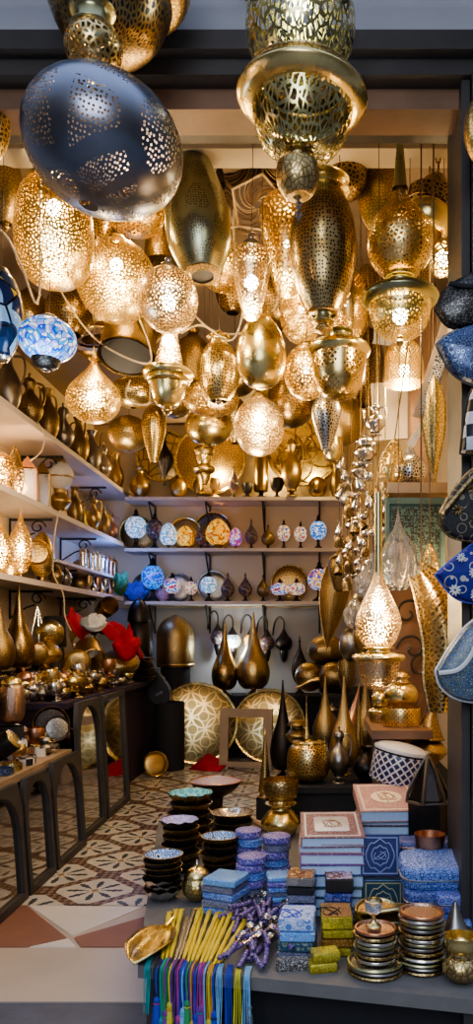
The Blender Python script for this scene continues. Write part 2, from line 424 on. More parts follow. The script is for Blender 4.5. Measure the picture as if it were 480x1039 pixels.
def solid(name, label, cat, mb, m, loc=(0, 0, 0), rot=(0, 0, 0), group=None):
    return tag(link(name, mb.mesh(name, m), None, loc, rot), label, cat, group)
def smooth(pts, k=4):
    out = []; n = len(pts)
    for i in range(n-1):
        p0, p1, p2, p3 = pts[max(i-1, 0)], pts[i], pts[i+1], pts[min(i+2, n-1)]
        for j in range(k):
            t = j/k
            out.append(tuple(.5*(2*b+(c-a)*t+(2*a-5*b+4*c-d)*t*t+(3*b-a-3*c+d)*t**3) for a, b, c, d in zip(p0, p1, p2, p3)))
    out.append(pts[-1]); return out
def sm(*pts): return [(max(0.0005, a), b) for a, b in smooth(list(pts), 4)]
def circ(a0, a1, n=14): return [(max(.0005, math.cos(a0+(a1-a0)*i/n)), .5+.5*math.sin(a0+(a1-a0)*i/n)) for i in range(n+1)]
PROF = {
 'globe': circ(-1.5, 1.42), 'ball': circ(-PI/2, PI/2), 'open_globe': circ(-1.5, 1.0),
 'onion': sm((0, 0), (.45, .03), (.85, .16), (1, .33), (.88, .5), (.52, .66), (.22, .8), (.1, .92), (.05, 1)),
 'tear': sm((.3, 0), (.7, .06), (1, .25), (.92, .4), (.6, .58), (.32, .74), (.14, .88), (.05, 1)),
 'flask': sm((.55, 0), (.85, .06), (1, .2), (.85, .36), (.5, .52), (.25, .7), (.12, .86), (.05, 1)),
 'egg': sm((.1, 0), (.55, .05), (.9, .22), (1, .42), (.9, .64), (.62, .85), (.3, .97), (.15, 1)),
 'inv': sm((.28, 0), (.42, .03), (.6, .2), (.86, .48), (1, .72), (.88, .9), (.45, .98), (.3, 1)),
 'barrel': sm((.35, 0), (.5, .03), (.82, .22), (1, .5), (.92, .74), (.66, .93), (.5, 1)),
 'jar': sm((.1, 0), (.6, .04), (.92, .2), (1, .42), (.97, .68), (.86, .88), (.74, .95), (.7, 1)),
 'gourd': sm((.5, 0), (.62, .04), (.92, .2), (1, .36), (.9, .54), (.62, .76), (.34, .95), (.26, 1)),
 'bowl': sm((.15, 0), (.55, .06), (.86, .35), (1, .85), (1, 1)),
 'cup': sm((.2, 0), (.6, .04), (.92, .35), (1, .7), (.96, 1)),
 'neck': sm((.75, 0), (.98, .08), (.98, .16), (.78, .24), (.74, .72), (.98, .82), (1, .9), (.8, 1)),
 'flange': sm((.72, 0), (.9, .15), (1, .42), (1, .58), (.92, .8), (.7, .9), (.62, 1)),
 'plate_ring': [(.6, 0), (.98, .3), (1, .5), (.98, .7), (.6, 1)],
 'finial': sm((.06, 0), (.2, .1), (.85, .32), (1, .5), (.7, .66), (.62, .76), (.9, .86), (.78, 1)),
 'tip': sm((1, 0), (.62, .2), (.3, .5), (.42, .62), (.2, .78), (.04, 1)),
 'foot': sm((1, 0), (.95, .12), (.45, .34), (.28, .6), (.34, .82), (.62, 1)),
 'dome': sm((1, 0), (.98, .22), (.82, .58), (.5, .84), (.2, .95), (.12, 1)),
 'bell': sm((1, 0), (.96, .1), (.92, .45), (.74, .72), (.34, .86), (.22, .92), (.3, 1)),
 'cyl': [(.98, 0), (1, .04), (1, .96), (.98, 1)],
 'drum': [(.001, 0), (.97, 0), (1, .05), (1, .95), (.97, 1), (.001, 1)],
 'cone': sm((1, 0), (.82, .12), (.5, .45), (.26, .75), (.1, 1)),
 'taper': [(1, 0), (.9, .05), (.45, .9), (.5, 1)],
 'vase': sm((.5, 0), (.46, .04), (.85, .22), (1, .4), (.8, .6), (.4, .76), (.33, .88), (.55, 1)),
 'vase_low': sm((.5, 0), (.6, .05), (.95, .3), (1, .45), (.7, .68), (.5, .8), (.62, 1)),
 'spindle': sm((.05, 0), (.3, .14), (.85, .4), (1, .52), (.8, .66), (.3, .86), (.05, 1)),
 'pod': sm((.3, 0), (.4, .1), (.8, .4), (1, .66), (.8, .86), (.4, .97), (.2, 1)),
 'oblate': circ(-1.45, 1.45), 'lid': sm((1, 0), (1, .1), (.75, .45), (.3, .6), (.16, .72), (.24, .85), (.05, 1)),
 'hour': sm((.8, 0), (.7, .1), (.28, .42), (.3, .5), (.85, .68), (1, .82), (.75, 1)),
 'hood': sm((1, 0), (1.0, .08), (.82, .3), (.78, .5), (.62, .78), (.25, .95), (.12, 1)),
 'shell': [(.001, 0), (.5, 0), (.6, .1), (.9, .55), (1, 1), (.96, 1), (.85, .58), (.55, .16), (.001, .12)],
}
CACHE = {}
def part_mesh(name, prof, w, h, mat, n=28, lob=0, la=0):
    key = (prof, round(w, 4), round(h, 4), mat, n, lob, la)
    if key not in CACHE:
        P = [(r*w/2, z*h) for r, z in PROF[prof]]
        CACHE[key] = MB().lathe(P, n, lob=lob, la=la).mesh(name, mat)
    return CACHE[key]
BULB = {}
def bulb_mesh(r, m):
    k = (round(r, 3), m)
    if k not in BULB: BULB[k] = MB().lathe([(p[0]*r*.9, (p[1]-.5)*2*r) for p in PROF['ball']], 12).mesh('bulb', m)
    return BULB[k]
def light(name, loc, e, col=(1, .62, .3), r=.04):
    L = bpy.data.lights.new(name, 'POINT'); L.energy = e; L.color = col; L.shadow_soft_size = r
    o = bpy.data.objects.new(name, L); COL.objects.link(o); o.location = loc; return o
CEIL = 3.1
LE = .72
HUNG = []
def settle(px, y0, y1, w, d):
    """slide a hanging lamp a little along its line of sight until it hangs clear of its neighbours"""
    dmax = (CEIL-.05-CH)*F/(CY-y0) if y0 < CY else 9
    best = None
    for i in range(22):
        q = d*(1+.018*((i+1)//2)*(1 if i % 2 else (-1 if i < 12 else 0)))
        if q > min(dmax, 6.6) or q < 2.62: continue
        k = q/F; c = (WX(px, q), q, WZ((y0+y1)/2, q), w*k/2, (y1-y0)*k/2)
        pen = 0
        for o in HUNG:
            rr = (c[3]+o[3])*.97
            dz = max(0, abs(c[2]-o[2])-(c[4]+o[4])*.8)
            e = math.sqrt((c[0]-o[0])**2+(c[1]-o[1])**2+dz*dz*1.5)
            if abs(c[2]-o[2]) < c[4]+o[4] and e < rr: pen += rr-e
        if best is None or pen < best[0]-1e-4: best = (pen, q, c)
        if pen == 0: break
    if best is None: return d
    HUNG.append(best[2]); return best[1]
def add(name, label, cat, px, y0, y1, w, d, parts, group=None, lit=0, wire=True, base=None, tilt=0, lean=0, yaw=0,
        by=None, bulb='bulb', br=.028, chain=False, top=None, xw=None, lcol=(1, .70, .34), yy=None, segs=28):
    """a turned thing of coaxial parts: y0,y1 = top and bottom rows, w = width (all in photo pixels at depth d).
    parts: (part name, profile, width share, bottom share, top share, material)"""
    if wire and top is None and y0 < CY: d = min(d, (CEIL-.05-CH)*F/(CY-y0))
    if wire and top is None: d = settle(px, y0, y1, w, d)
    k = d/F; H = (y1-y0)*k; Wd = w*k
    x = WX(px, d) if xw is None else xw
    z0 = WZ(y1, d) if base is None else base
    C = Vector((x, d, z0+H/2))
    if base is not None and (tilt or lean): pass
    R = Matrix.Rotation(math.radians(tilt), 3, 'Y') @ Matrix.Rotation(math.radians(lean), 3, 'X') @ Matrix.Rotation(math.radians(yaw), 3, 'Z')
    B = C-R @ Vector((0, 0, H/2))
    root = thing(name, label, cat, B, R.to_euler(), group)
    inv = (Matrix.Translation(B) @ R.to_4x4()).inverted()
    for p in parts:
        pn, prof, rw, f0, f1, mat = p[:6]; ex = p[6] if len(p) > 6 else {}
        if prof in PROF:
            me = part_mesh(pn, prof, Wd*rw, H*(f1-f0), mat, ex.get('n', segs), ex.get('lob', 0), ex.get('la', 0))
        else:
            me = GEN[prof](Wd, H, mat, rw, f0, f1)
        link(pn, me, root, (0, 0, H*f0 if prof in PROF else 0))
    T = R @ Vector((0, 0, H/2))+C
    if wire:
        ztop = CEIL-.001 if top is None else top
        wm = MB()
        if T.z < ztop-.01:
            if chain:
                n_ = max(3, int((ztop-T.z)/.034)); st = (ztop-T.z)/n_
                for i in range(n_):
                    zc = T.z+(i+.5)*st; pts = []
                    for j in range(8):
                        a = 2*PI*j/8; u_, v_ = .009*math.cos(a), st*.62*math.sin(a)
                        pts.append((T.x+(u_ if i % 2 else 0), T.y+(0 if i % 2 else u_), zc+v_))
                    wm.tube(pts, .0032, 5, closed=True)
                wn, wmat = 'chain', chain if isinstance(chain, str) else 'dark_brass'
            else:
                wm.tube([(T.x, T.y, T.z-.01), (T.x+.006, T.y, (T.z+ztop)/2), (T.x, T.y, ztop)], .0015, 5)
                wn, wmat = 'hanging_wire', 'cord_dark'
            wo = link(wn, wm.mesh(wn, wmat), root); wo.matrix_parent_inverse = Matrix.Identity(4)
            wo.matrix_basis = inv
    if lit:
        zb = WZ(by, d) if by else C.z
        bl = link('bulb', bulb_mesh(br, bulb), root); bl.matrix_basis = inv @ Matrix.Translation((C.x, C.y, zb))
        light(name+'_light', (C.x, C.y, zb-br-.02), lit*LE, lcol, .03)
    return root
def handle_gen(side=1, big=.5):
    def g(W, H, mat, rw, f0, f1):
        r = W*rw/2; pts = [(side*r*.55, 0, H*f1), (side*r*(1+big), 0, H*(f1*.95+.02)), (side*r*(1.1+big), 0, H*(f0+f1)/2), (side*r*.85, 0, H*f0)]
        return MB().tube(smooth(pts, 4), max(.003, W*.035), 6).mesh('handle', mat)
    return g
def spout_gen(side=-1):
    def g(W, H, mat, rw, f0, f1):
        r = W*rw/2; pts = [(side*r*.8, 0, H*f0), (side*r*1.35, 0, H*(f0*.7+f1*.3)), (side*r*1.5, 0, H*(f0*.2+f1*.8)), (side*r*1.85, 0, H*f1)]
        return MB().tube(smooth(pts, 4), [max(.002, W*.06*(1-.6*i/12)) for i in range(13)], 6).mesh('spout', mat)
    return g
GEN = {'HANDLE': handle_gen(1), 'HANDLE_L': handle_gen(-1), 'SPOUT': spout_gen(-1), 'SPOUT_R': spout_gen(1)}
# ------------------------------------------------------------------ setting
XL, XR, YB = -2.1, .75, 7.3                    # left wall, right wall, back wall
XS = -1.73                                     # front edge of the shelves on the left wall
YS = 6.95                                      # front edge of the shelves on the back wall
struct('street', MB().box(-4, 4, -3, 2.18, -.4, -.3), 'street_stone')
struct('floor', MB().box(XL, XR, 3.14, YB, -.05, 0), 'patterned_tile')
def FP(px, py): d = td(py, 0); return (WX(px, d), d)
fl = MB().box(XL, XR, 2.32, 3.14, -.05, -.004)
struct('threshold', fl, 'marble')
def slab(name, pts, m, z=.0):
    mb = MB(); n = len(pts)
    o = [(x, y, z) for x, y in pts]; b = [(x, y, z-.006) for x, y in pts]
    mb.v = o+b; mb.f = [list(range(n))]+[[i, (i+1) % n, n+(i+1) % n, n+i] for i in range(n)]
    mb.u = [p for p in pts]+[(0, 0)]*(4*n); mb.k = [0]*(n+1)
    struct(name, mb, m)
y1, y0 = 3.138, 2.72
slab('trim_1', [(-1.26, y1), (-1.18, y1), (-.905, y0+.08), (-1.02, y0), (-1.5, y0), (-1.5, 2.95)], 'terracotta')
slab('trim_2', [(-1.17, y1), (-.70, y1-.02), (-.89, y0+.1)], 'marble_pale')
slab('trim_3', [(-1.01, y0), (-.9, y0+.075), (-.845, y0)], 'marble_pale')
slab('trim_4', [(-.88, y0+.085), (-.66, 3.02), (-.2, 3.08), (-.2, y0), (-.83, y0)], 'terracotta')
struct('doorstep', MB().box(-3, XR, 2.18, 2.32, -.4, -.008), 'step_stone')
struct('wall_left', MB().box(XL-.1, XL, 2.5, YB, 0, CEIL), 'cream_wall')
struct('wall_right', MB().box(XR, XR+.1, 2.5, YB, 0, CEIL), 'cream_wall')
struct('wall_back', MB().box(XL-.1, XR+.1, YB, YB+.1, 0, 1.36).box(XL-.1, XR+.1, YB, YB+.1, 1.36, CEIL, 1), ['grey_wall', 'cream_wall'])
struct('ceiling', MB().box(XL-.1, XR+.1, 2.5, YB+.1, CEIL, CEIL+.1), 'ceiling_paint')
struct('wall_front', MB().box(-4, 4, 2.3, 2.5, 2.83, 4.6).box(-4, -1.38, 2.3, 2.5, -.4, 2.83).box(.62, 4, 2.3, 2.5, -.4, 2.83), 'plaster')
lt = MB().box(-1.6, 1, 2.2, 2.5, 2.78, 2.835).box(-1.6, 1, 2.24, 2.5, 2.735, 2.78).box(-1.6, .43, 2.3, 2.42, 2.675, 2.735, 1).box(-1.6, .43, 2.42, 2.5, 2.70, 2.735)
struct('trim_5', lt, ['dark_wood', 'brown_wood'])
jb = MB().box(.43, .455, 2.26, 2.5, -.1, 2.735).box(.455, .62, 2.24, 2.5, .62, 2.735).box(.455, .47, 2.225, 2.5, -.3, 2.735).box(.475, .62, 2.235, 2.5, -.3, .62, 1)
struct('trim_6', jb, ['dark_wood', 'brown_wood'])
struct('trim_7', MB().box(XL, XR, 2.84, 2.96, 2.9, CEIL), 'cream_wall')
struct('trim_8', MB().box(.44, .56, 3.55, 3.67, 0, CEIL), 'brown_wood')
# iron rail the two street lanterns hang from
rl = MB().box(-1.2, .9, 1.86, 2.14, 2.99, 3.0)
for x in (-1.1, -.2, .8): rl.box(x-.01, x+.01, 1.9, 2.3, 3.0, 3.03)
struct('trim_9', rl, 'iron')
# shelves
def shelf(name, label, x0, x1, y0, y1, z, th, lip=None):
    t = thing(name, label, 'shelf', ((x0+x1)/2, (y0+y1)/2, z-th))
    cx, cy = (x0+x1)/2, (y0+y1)/2
    link('shelf_board', MB().box(x0-cx, x1-cx, y0-cy, y1-cy, 0, th).mesh('shelf_board', 'shelf_paint'), t)
    n = 4
    for i in range(n):
        m = MB()
        if y1-y0 > x1-x0:
            y = -(y1-y0)/2+(i+.4)*(y1-y0)/n; xw = x0-cx
            m.tube([(xw+.01, y, -.2), (xw+.01, y, 0)], .008, 6)
            m.tube([(xw+.01, y, -.01), (xw+.3, y, -.01)], .008, 6)
            m.tube([(xw+.2+.055*math.cos(a/8*PI)*(1-a/26), y, -.06+.05*math.sin(a/8*PI)*(1-a/26)) for a in range(20)], .006, 5)
            m.tube([(xw+.01, y, -.19), (xw+.12, y, -.12), (xw+.18, y, -.1)], .006, 5)
        else:
            x = -(x1-x0)/2+(i+.4)*(x1-x0)/n; yw = y1-cy
            m.tube([(x, yw-.012, -.26), (x, yw-.012, 0)], .009, 6); m.tube([(x, yw-.01, -.01), (x, yw-.3, -.01)], .009, 6)
            m.tube([(x, yw-.01, -.24), (x, yw-.16, -.13), (x, yw-.29, -.02)], .008, 6)
        link('bracket', m.mesh('bracket', 'iron'), t)
    return t
ZU, ZM, ZL = WZ(497, YS), WZ(551, YS), WZ(606, YS)
shelf('wall_shelf', 'pale painted shelf highest on the left wall, crowded with dark jugs', XL, XS, 2.75, YB, ZU, .035)
shelf('wall_shelf', 'pale painted middle shelf on the left wall, with jugs and an oil lamp', XL, XS, 2.75, YS-.01, ZM, .035)
shelf('wall_shelf', 'pale painted lowest shelf on the left wall, with glowing pointed lanterns', XL, XS, 2.75, YS-.01, ZL, .035)
shelf('wall_shelf', 'short narrow shelf holding miniature lanterns on the left wall', XL, XS-.02, 5.2, YS-.01, 1.62, .02)
BU, BM, BL = WZ(504, YS), WZ(556, YS), WZ(610, YS)
shelf('wall_shelf', 'upper shelf of the back wall under the big round trays', XS+.005, .35, YS, YB, BU, .03)
shelf('wall_shelf', 'middle shelf of the back wall with glowing egg lamps', XS+.005, .35, YS, YB, BM, .03)
shelf('wall_shelf', 'lowest shelf of the back wall with small mosaic lamps', XS+.005, .35, YS, YB, BL, .03)
# counters on the left
def counter(label, cloth, x0, x1, y0, y1, z, top='raw_wood', th=.035):
    t = thing('display_counter', label, 'counter', ((x0+x1)/2, (y0+y1)/2, 0))
    cx, cy = (x0+x1)/2, (y0+y1)/2
    link('counter_top', MB().box(x0-cx, x1-cx, y0-cy, y1-cy, z-th, z).mesh('counter_top', top), t)
    link('cloth_front', MB().box(x0-cx, x1-cx-.06, y0-cy+.01, y1-cy-.01, 0, z-th).mesh('cloth_front', cloth), t)
    return t
counter('low front display counter with a bare wooden top behind three mirrors', 'black_cloth', -1.72, -1.29, 2.6, 4.07, .5)
counter('long rear display counter hung with dark purple cloth on the left', 'purple_cloth', -1.72, -1.33, 4.09, 6.85, .74, 'purple_cloth')
counter('raised back tier against the left wall carrying big brass lanterns', 'black_cloth', XL+.005, -1.73, 2.7, 6.85, .86, 'black_cloth')
# bench at the back and at the right
t = thing('display_bench', 'dark cloth covered bench along the back wall behind the big trays', 'bench', (-.45, 7.12, 0))
link('bench_top', MB().box(-.86, .9, -.24, .17, .53, .56).mesh('bench_top', 'black_cloth'), t)
link('cloth_front', MB().box(-.84, .88, -.22, .17, 0, .53).mesh('cloth_front', 'black_cloth'), t)
t = thing('display_bench', 'low dark bench on the right piled with brass lanterns', 'bench', (.2, 4.6, 0))
link('bench_top', MB().box(-.36, .54, -.8, 1.2, .32, .35).mesh('bench_top', 'black_cloth'), t)
link('cloth_front', MB().box(-.34, .54, -.78, 1.2, 0, .32).mesh('cloth_front', 'black_cloth'), t)
t = thing('display_bench', 'taller dark bench at the far right under brass gourds', 'bench', (.4, 6.4, 0))
link('bench_top', MB().box(-.36, .34, -.55, .45, .62, .65).mesh('bench_top', 'black_cloth'), t)
link('cloth_front', MB().box(-.34, .34, -.53, .45, 0, .62).mesh('cloth_front', 'black_cloth'), t)
# the low table in front
TQ = [(-.485, 2.1), (.425, 1.89), (.425, 3.75), (-.765, 3.75)]
t = thing('low_table', 'low grey cloth topped table of goods across the shop entrance', 'table', (0, 2.6, -.3))
def quad_slab(pts, z0, z1, off):
    m = MB(); m.v = [(x, y-off[1], z0-off[2]) for x, y in pts]+[(x, y-off[1], z1-off[2]) for x, y in pts]
    m.f = [[3, 2, 1, 0], [4, 5, 6, 7]]+[[i, (i+1) % 4, 4+(i+1) % 4, 4+i] for i in range(4)]; m.k = [0]*6
    m.u = [p for q in m.f for p in [(m.v[i][0], m.v[i][1]+m.v[i][2]) for i in q]]
    return m
off = (0, 2.6, -.3)
link('table_top', quad_slab(TQ, ZT-.035, ZT, off).mesh('table_top', 'table_cloth'), t)
link('cloth_front', quad_slab([(-.44, 2.2), (.40, 2.0), (.40, 2.06), (-.44, 2.26)], -.3, ZT-.035, off).mesh('cloth_front', 'black_cloth'), t)
for x, y in ((-.45, 2.16), (.395, 1.96), (.38, 3.68), (-.7, 3.68)):
    zb = -.3 if y < 2.18 else .0
    link('leg', MB().box(x-.02, x+.02, y-2.6-.02, y-2.6+.02, zb+.3, ZT-.035+.3).mesh('leg', 'dark_wood'), t)
# leaning mirrors
def arch_pts(w, h, fr, n=14):
    """opening: straight sides and a pointed keyhole arch"""
    x = w/2-fr; zb = fr; zs = h-fr-x*1.15; P = [(-x, zb), (-x, zs)]
    for i in range(1, n): a = PI-PI*i/n; P.append((x*math.cos(a), zs+x*1.15*math.sin(a)**.8))
    return P+[(x, zs), (x, zb)]
def mirror(label, y0, y1, h, lean, arch=True):
    w = y1-y0; fr = .032 if arch else .035
    t = thing('framed_mirror', label, 'mirror', (-1.225 if h < .6 else -1.26, (y0+y1)/2, 0), (0, math.radians(-lean), PI/2))
    t.rotation_euler = (Matrix.Rotation(math.radians(-lean), 3, 'Y') @ Matrix.Rotation(PI/2, 3, 'Z')).to_euler()
    ip = arch_pts(w, h, fr) if arch else [(-w/2+fr, fr), (-w/2+fr, h-fr), (w/2-fr, h-fr), (w/2-fr, fr)]
    def outer(p):
        x, z = p
        if abs(z-fr) < 1e-6: return (math.copysign(w/2, x), 0)
        if not arch: return (math.copysign(w/2, x), h)
        zs = h-fr-(w/2-fr)*1.15
        if z <= zs+1e-6: return (math.copysign(w/2, x), z)
        return (max(-w/2, min(w/2, x*1.6)), h) if abs(x) < w*.3 else (math.copysign(w/2, x), z)
    m = MB(); n = len(ip); th = .025
    op = [outer(p) for p in ip]
    for y in (-th, 0):
        m.v += [(x, y, z) for x, z in ip]+[(x, y, z) for x, z in op]
    for i in range(n):
        j = (i+1) % n
        for q in ([i, j, n+j, n+i], [2*n+i, 3*n+i, 3*n+j, 2*n+j], [j, i, 2*n+i, 2*n+j], [n+i, n+j, 3*n+j, 3*n+i]):
            m.f.append(q); m.k.append(0); m.u += [(m.v[a][0], m.v[a][2]) for a in q]
    link('frame', m.mesh('frame', 'dark_wood'), t)
    g = MB().poly(ip, -.008, -.004)
    link('mirror_pane', g.mesh('mirror_pane', 'mirror_glass'), t)
    return t
mirror('arched dark-framed mirror nearest the street, leaning on the low counter', 2.78, 3.22, .49, 4)
mirror('arched dark-framed mirror second from the street, leaning on the low counter', 3.25, 3.57, .49, 4)
mirror('arched dark-framed mirror at the far end of the low counter', 3.6, 4.04, .5, 4)
mirror('taller dark-framed mirror reflecting the big gold tray, beside the low counter', 4.1, 4.56, .74, 3)
mirror('taller dark-framed mirror farthest back, next to the purple cloth', 4.6, 5.14, .74, 3, False)
# ------------------------------------------------------------------ hanging lanterns (rows and widths measured in the photograph, depth d in metres)
RAIL = 2.99
P_ = lambda *a: list(a)
# the two in the street
r_ = add('tiered_lantern', 'big dark steel lantern shaped like a flattened egg, hung under a pierced collar', 'lantern', 105, 84, 211, 162, 1.9,
    P_(('shade', 'oblate', 1, 0, 1, 'panel_dots', {'n': 56})), tilt=14, wire=False, lit=0)
def along(root, px, y0, y1, w, d, prof, pn, mat, n=36, tilt=0):
    k = d/F
    o = link(pn, MB().lathe([(r*w*k/2, z*(y1-y0)*k) for r, z in PROF[prof]], n).mesh(pn, mat), root)
    R = (Matrix.Translation(root.location) @ root.rotation_euler.to_matrix().to_4x4()).inverted()
    o.matrix_basis = R @ Matrix.Translation((WX(px, d), d, WZ(y1, d))) @ Matrix.Rotation(math.radians(tilt), 4, 'Y'); return o
along(r_, 94, 8, 34, 46, 1.9, 'neck', 'collar', 'green_brass'); along(r_, 95, 28, 74, 58, 1.9, 'barrel', 'pierced_neck', 'lace_dark'); along(r_, 97, 72, 92, 24, 1.9, 'neck', 'lower_collar', 'green_brass')
add('bowl_lantern', 'wide gold pierced bowl lantern cut off by the top photo edge, behind the steel egg', 'lantern', 112, -90, 54, 142, 2.03, P_(('bowl', 'bowl', 1, 0, .9, 'lace_dark_shut', {'n': 44}), ('lid', 'dome', .8, .86, 1, 'brass')), top=RAIL, wire=True)
along(bpy.data.objects['bowl_lantern'], 126, -30, 4, 132, 2.03, 'flange', 'bowl_rim', 'brass', 40, 0)
light('steel_lantern_light', (WX(62, 1.9), 1.9, WZ(150, 1.9)), 2.2)
m = MB().tube([(WX(94, 1.92), 1.92, WZ(9, 1.92)), (WX(110, 1.92), 1.92, RAIL)], .006, 6)
o = link('hanging_wire', m.mesh('hanging_wire', 'iron'), r_); o.matrix_basis = (Matrix.Translation(r_.location) @ r_.rotation_euler.to_matrix().to_4x4()).inverted()
r_ = add('pendant_lantern', 'big gilt lantern of open leafy fretwork with a wide ring and a cup finial', 'lantern', 305, -34, 86, 112, 2.02,
    P_(('upper_globe', 'globe', 1, 0, 1, 'leaf_open', {'n': 48})), wire=True, top=RAIL, chain='dark_brass', tilt=3)
along(r_, 306, 88, 112, 132, 2.02, 'flange', 'ring', 'gold', 56, 3); along(r_, 306, 78, 92, 112, 2.02, 'flange', 'ring_lip', 'brass', 56, 3)
along(r_, 304, 98, 160, 104, 2.02, 'bowl', 'lower_bowl', 'leaf_open', 48, 3)
along(r_, 302, 155, 172, 34, 2.02, 'neck', 'neck', 'brass', 28); along(r_, 302, 168, 200, 44, 2.02, 'cup', 'cup', 'brass', 32)
m = MB()
for i in range(5):
    zc = WZ(203+i*5, 2.02)
    m.tube([(WX(303, 2.02)+(.007*math.cos(a*PI/4) if i % 2 else 0), 2.02+(0 if i % 2 else .007*math.cos(a*PI/4)), zc+.009*math.sin(a*PI/4)) for a in range(8)], .003, 5, closed=True)
o = link('end_chain', m.mesh('end_chain', 'dark_silver'), r_); o.matrix_basis = (Matrix.Translation(r_.location) @ r_.rotation_euler.to_matrix().to_4x4()).inverted()
light('gilt_lantern_light', (WX(305, 2.02), 2.02, WZ(40, 2.02)), 1.2, (.8, .9, 1))
add('globe_lantern', 'gold pierced globe cut off by the left photo edge under the beam', 'lantern', -10, 90, 160, 40, 2.35, P_(('shade', 'barrel', 1, 0, .95, 'lace_gold_shut'), ('cap', 'dome', .4, .93, 1, 'brass')), lit=0, top=RAIL)
# lit pierced globes in front
add('jar_lantern', 'lit golden lace drum lantern with an open ringed top below the big dark egg', 'lantern', 55, 180, 290, 78, 2.9,
    P_(('shade', 'jar', 1, 0, .95, 'lace_lit', {'n': 40}), ('rim', 'plate_ring', .72, .9, .97, 'gold'), ('cap', 'dome', .3, .96, 1, 'brass')), lit=10, by=211, br=.03)
add('globe_lantern', 'lit golden lace globe, largest of the bright round ones at upper left', 'lantern', 118, 238, 327, 80, 3.25,
    P_(('shade', 'globe', 1, 0, .93, 'lace_lit', {'n': 40}), ('cap', 'dome', .28, .91, 1, 'gold')), lit=10, by=269, br=.03)
add('globe_lantern', 'lit pale lace globe with a silvery neck, right of the largest bright globe', 'lantern', 171, 262, 338, 60, 2.75,
    P_(('shade', 'globe', 1, 0, .88, 'lace_pale', {'n': 40}), ('cap', 'dome', .3, .85, .95, 'silver'), ('stem', 'cyl', .12, .94, 1, 'silver')), lit=8, by=307)
add('onion_lantern', 'lit golden onion lantern with a pointed top hanging alone at left', 'lantern', 95, 352, 429, 55, 3.2,
    P_(('shade', 'onion', 1, 0, .9, 'lace_lit', {'n': 36}), ('cap', 'cone', .2, .84, 1, 'brass')), lit=8, by=402)
add('drop_lantern', 'lit silvery lace drop narrowing downward, hanging in the middle of the ceiling', 'lantern', 255, 238, 324, 39, 2.8,
    P_(('shade', 'inv', 1, 0, .88, 'lace_pale', {'n': 36}), ('cap', 'dome', .5, .84, .95, 'dark_silver'), ('stem', 'cyl', .16, .94, 1, 'silver')), lit=7, by=287)
add('globe_lantern', 'lit fine lace globe hanging low in front of the round trays', 'lantern', 263, 398, 463, 51, 3.5,
    P_(('shade', 'globe', 1, 0, .92, 'lace_pale', {'n': 36}), ('cap', 'dome', .3, .9, 1, 'brass')), lit=7, by=425)
add('tiered_lantern', 'lit cone topped lantern with a gold ring and a tapering bowl below', 'lantern', 171, 335, 422, 52, 3.1,
    P_(('upper_cone', 'taper', .68, .5, .97, 'lace_pale', {'n': 32}), ('cap', 'dome', .3, .95, 1, 'brass'), ('ring', 'flange', 1, .42, .56, 'gold'), ('ring_lip', 'flange', .85, .36, .46, 'gold'), ('lower_bowl', 'bowl', .7, .1, .42, 'gold'), ('finial', 'finial', .2, 0, .12, 'brass')), lit=5, by=346, tilt=2)
add('spire_lantern', 'lit copper gold globe lantern with a long green conical neck on a chain', 'lantern', 406, 143, 345, 78, 2.6,
    P_(('neck', 'taper', .2, .76, 1, 'green_brass'), ('shoulder', 'cone', .66, .58, .8, 'lace_dark'), ('upper_globe', 'globe', .86, .3, .68, 'lace_lit', {'n': 40}),
       ('collar', 'neck', .42, .24, .32, 'green_brass'), ('ring', 'flange', 1, .17, .25, 'green_brass', {'n': 40}), ('lower_bowl', 'bowl', .82, .01, .2, 'lace_lit', {'n': 40}), ('finial', 'finial', .1, -.04, .02, 'brass')), lit=7, by=321, chain='dark_silver')
add('spire_lantern', 'lit teardrop lantern with a long thin neck and a gold ring, low at right', 'lantern', 384, 500, 700, 54, 2.8,
    P_(('neck', 'cyl', .14, .58, 1, 'green_brass'), ('shade', 'tear', .86, .21, .66, 'lace_pale', {'n': 40}), ('collar', 'neck', .6, .18, .22, 'gold'), ('ring', 'flange', 1, .14, .19, 'gold', {'n': 40}),
       ('lower_bowl', 'bowl', .8, .0, .15, 'lace_pale', {'n': 40})), lit=8, by=615)
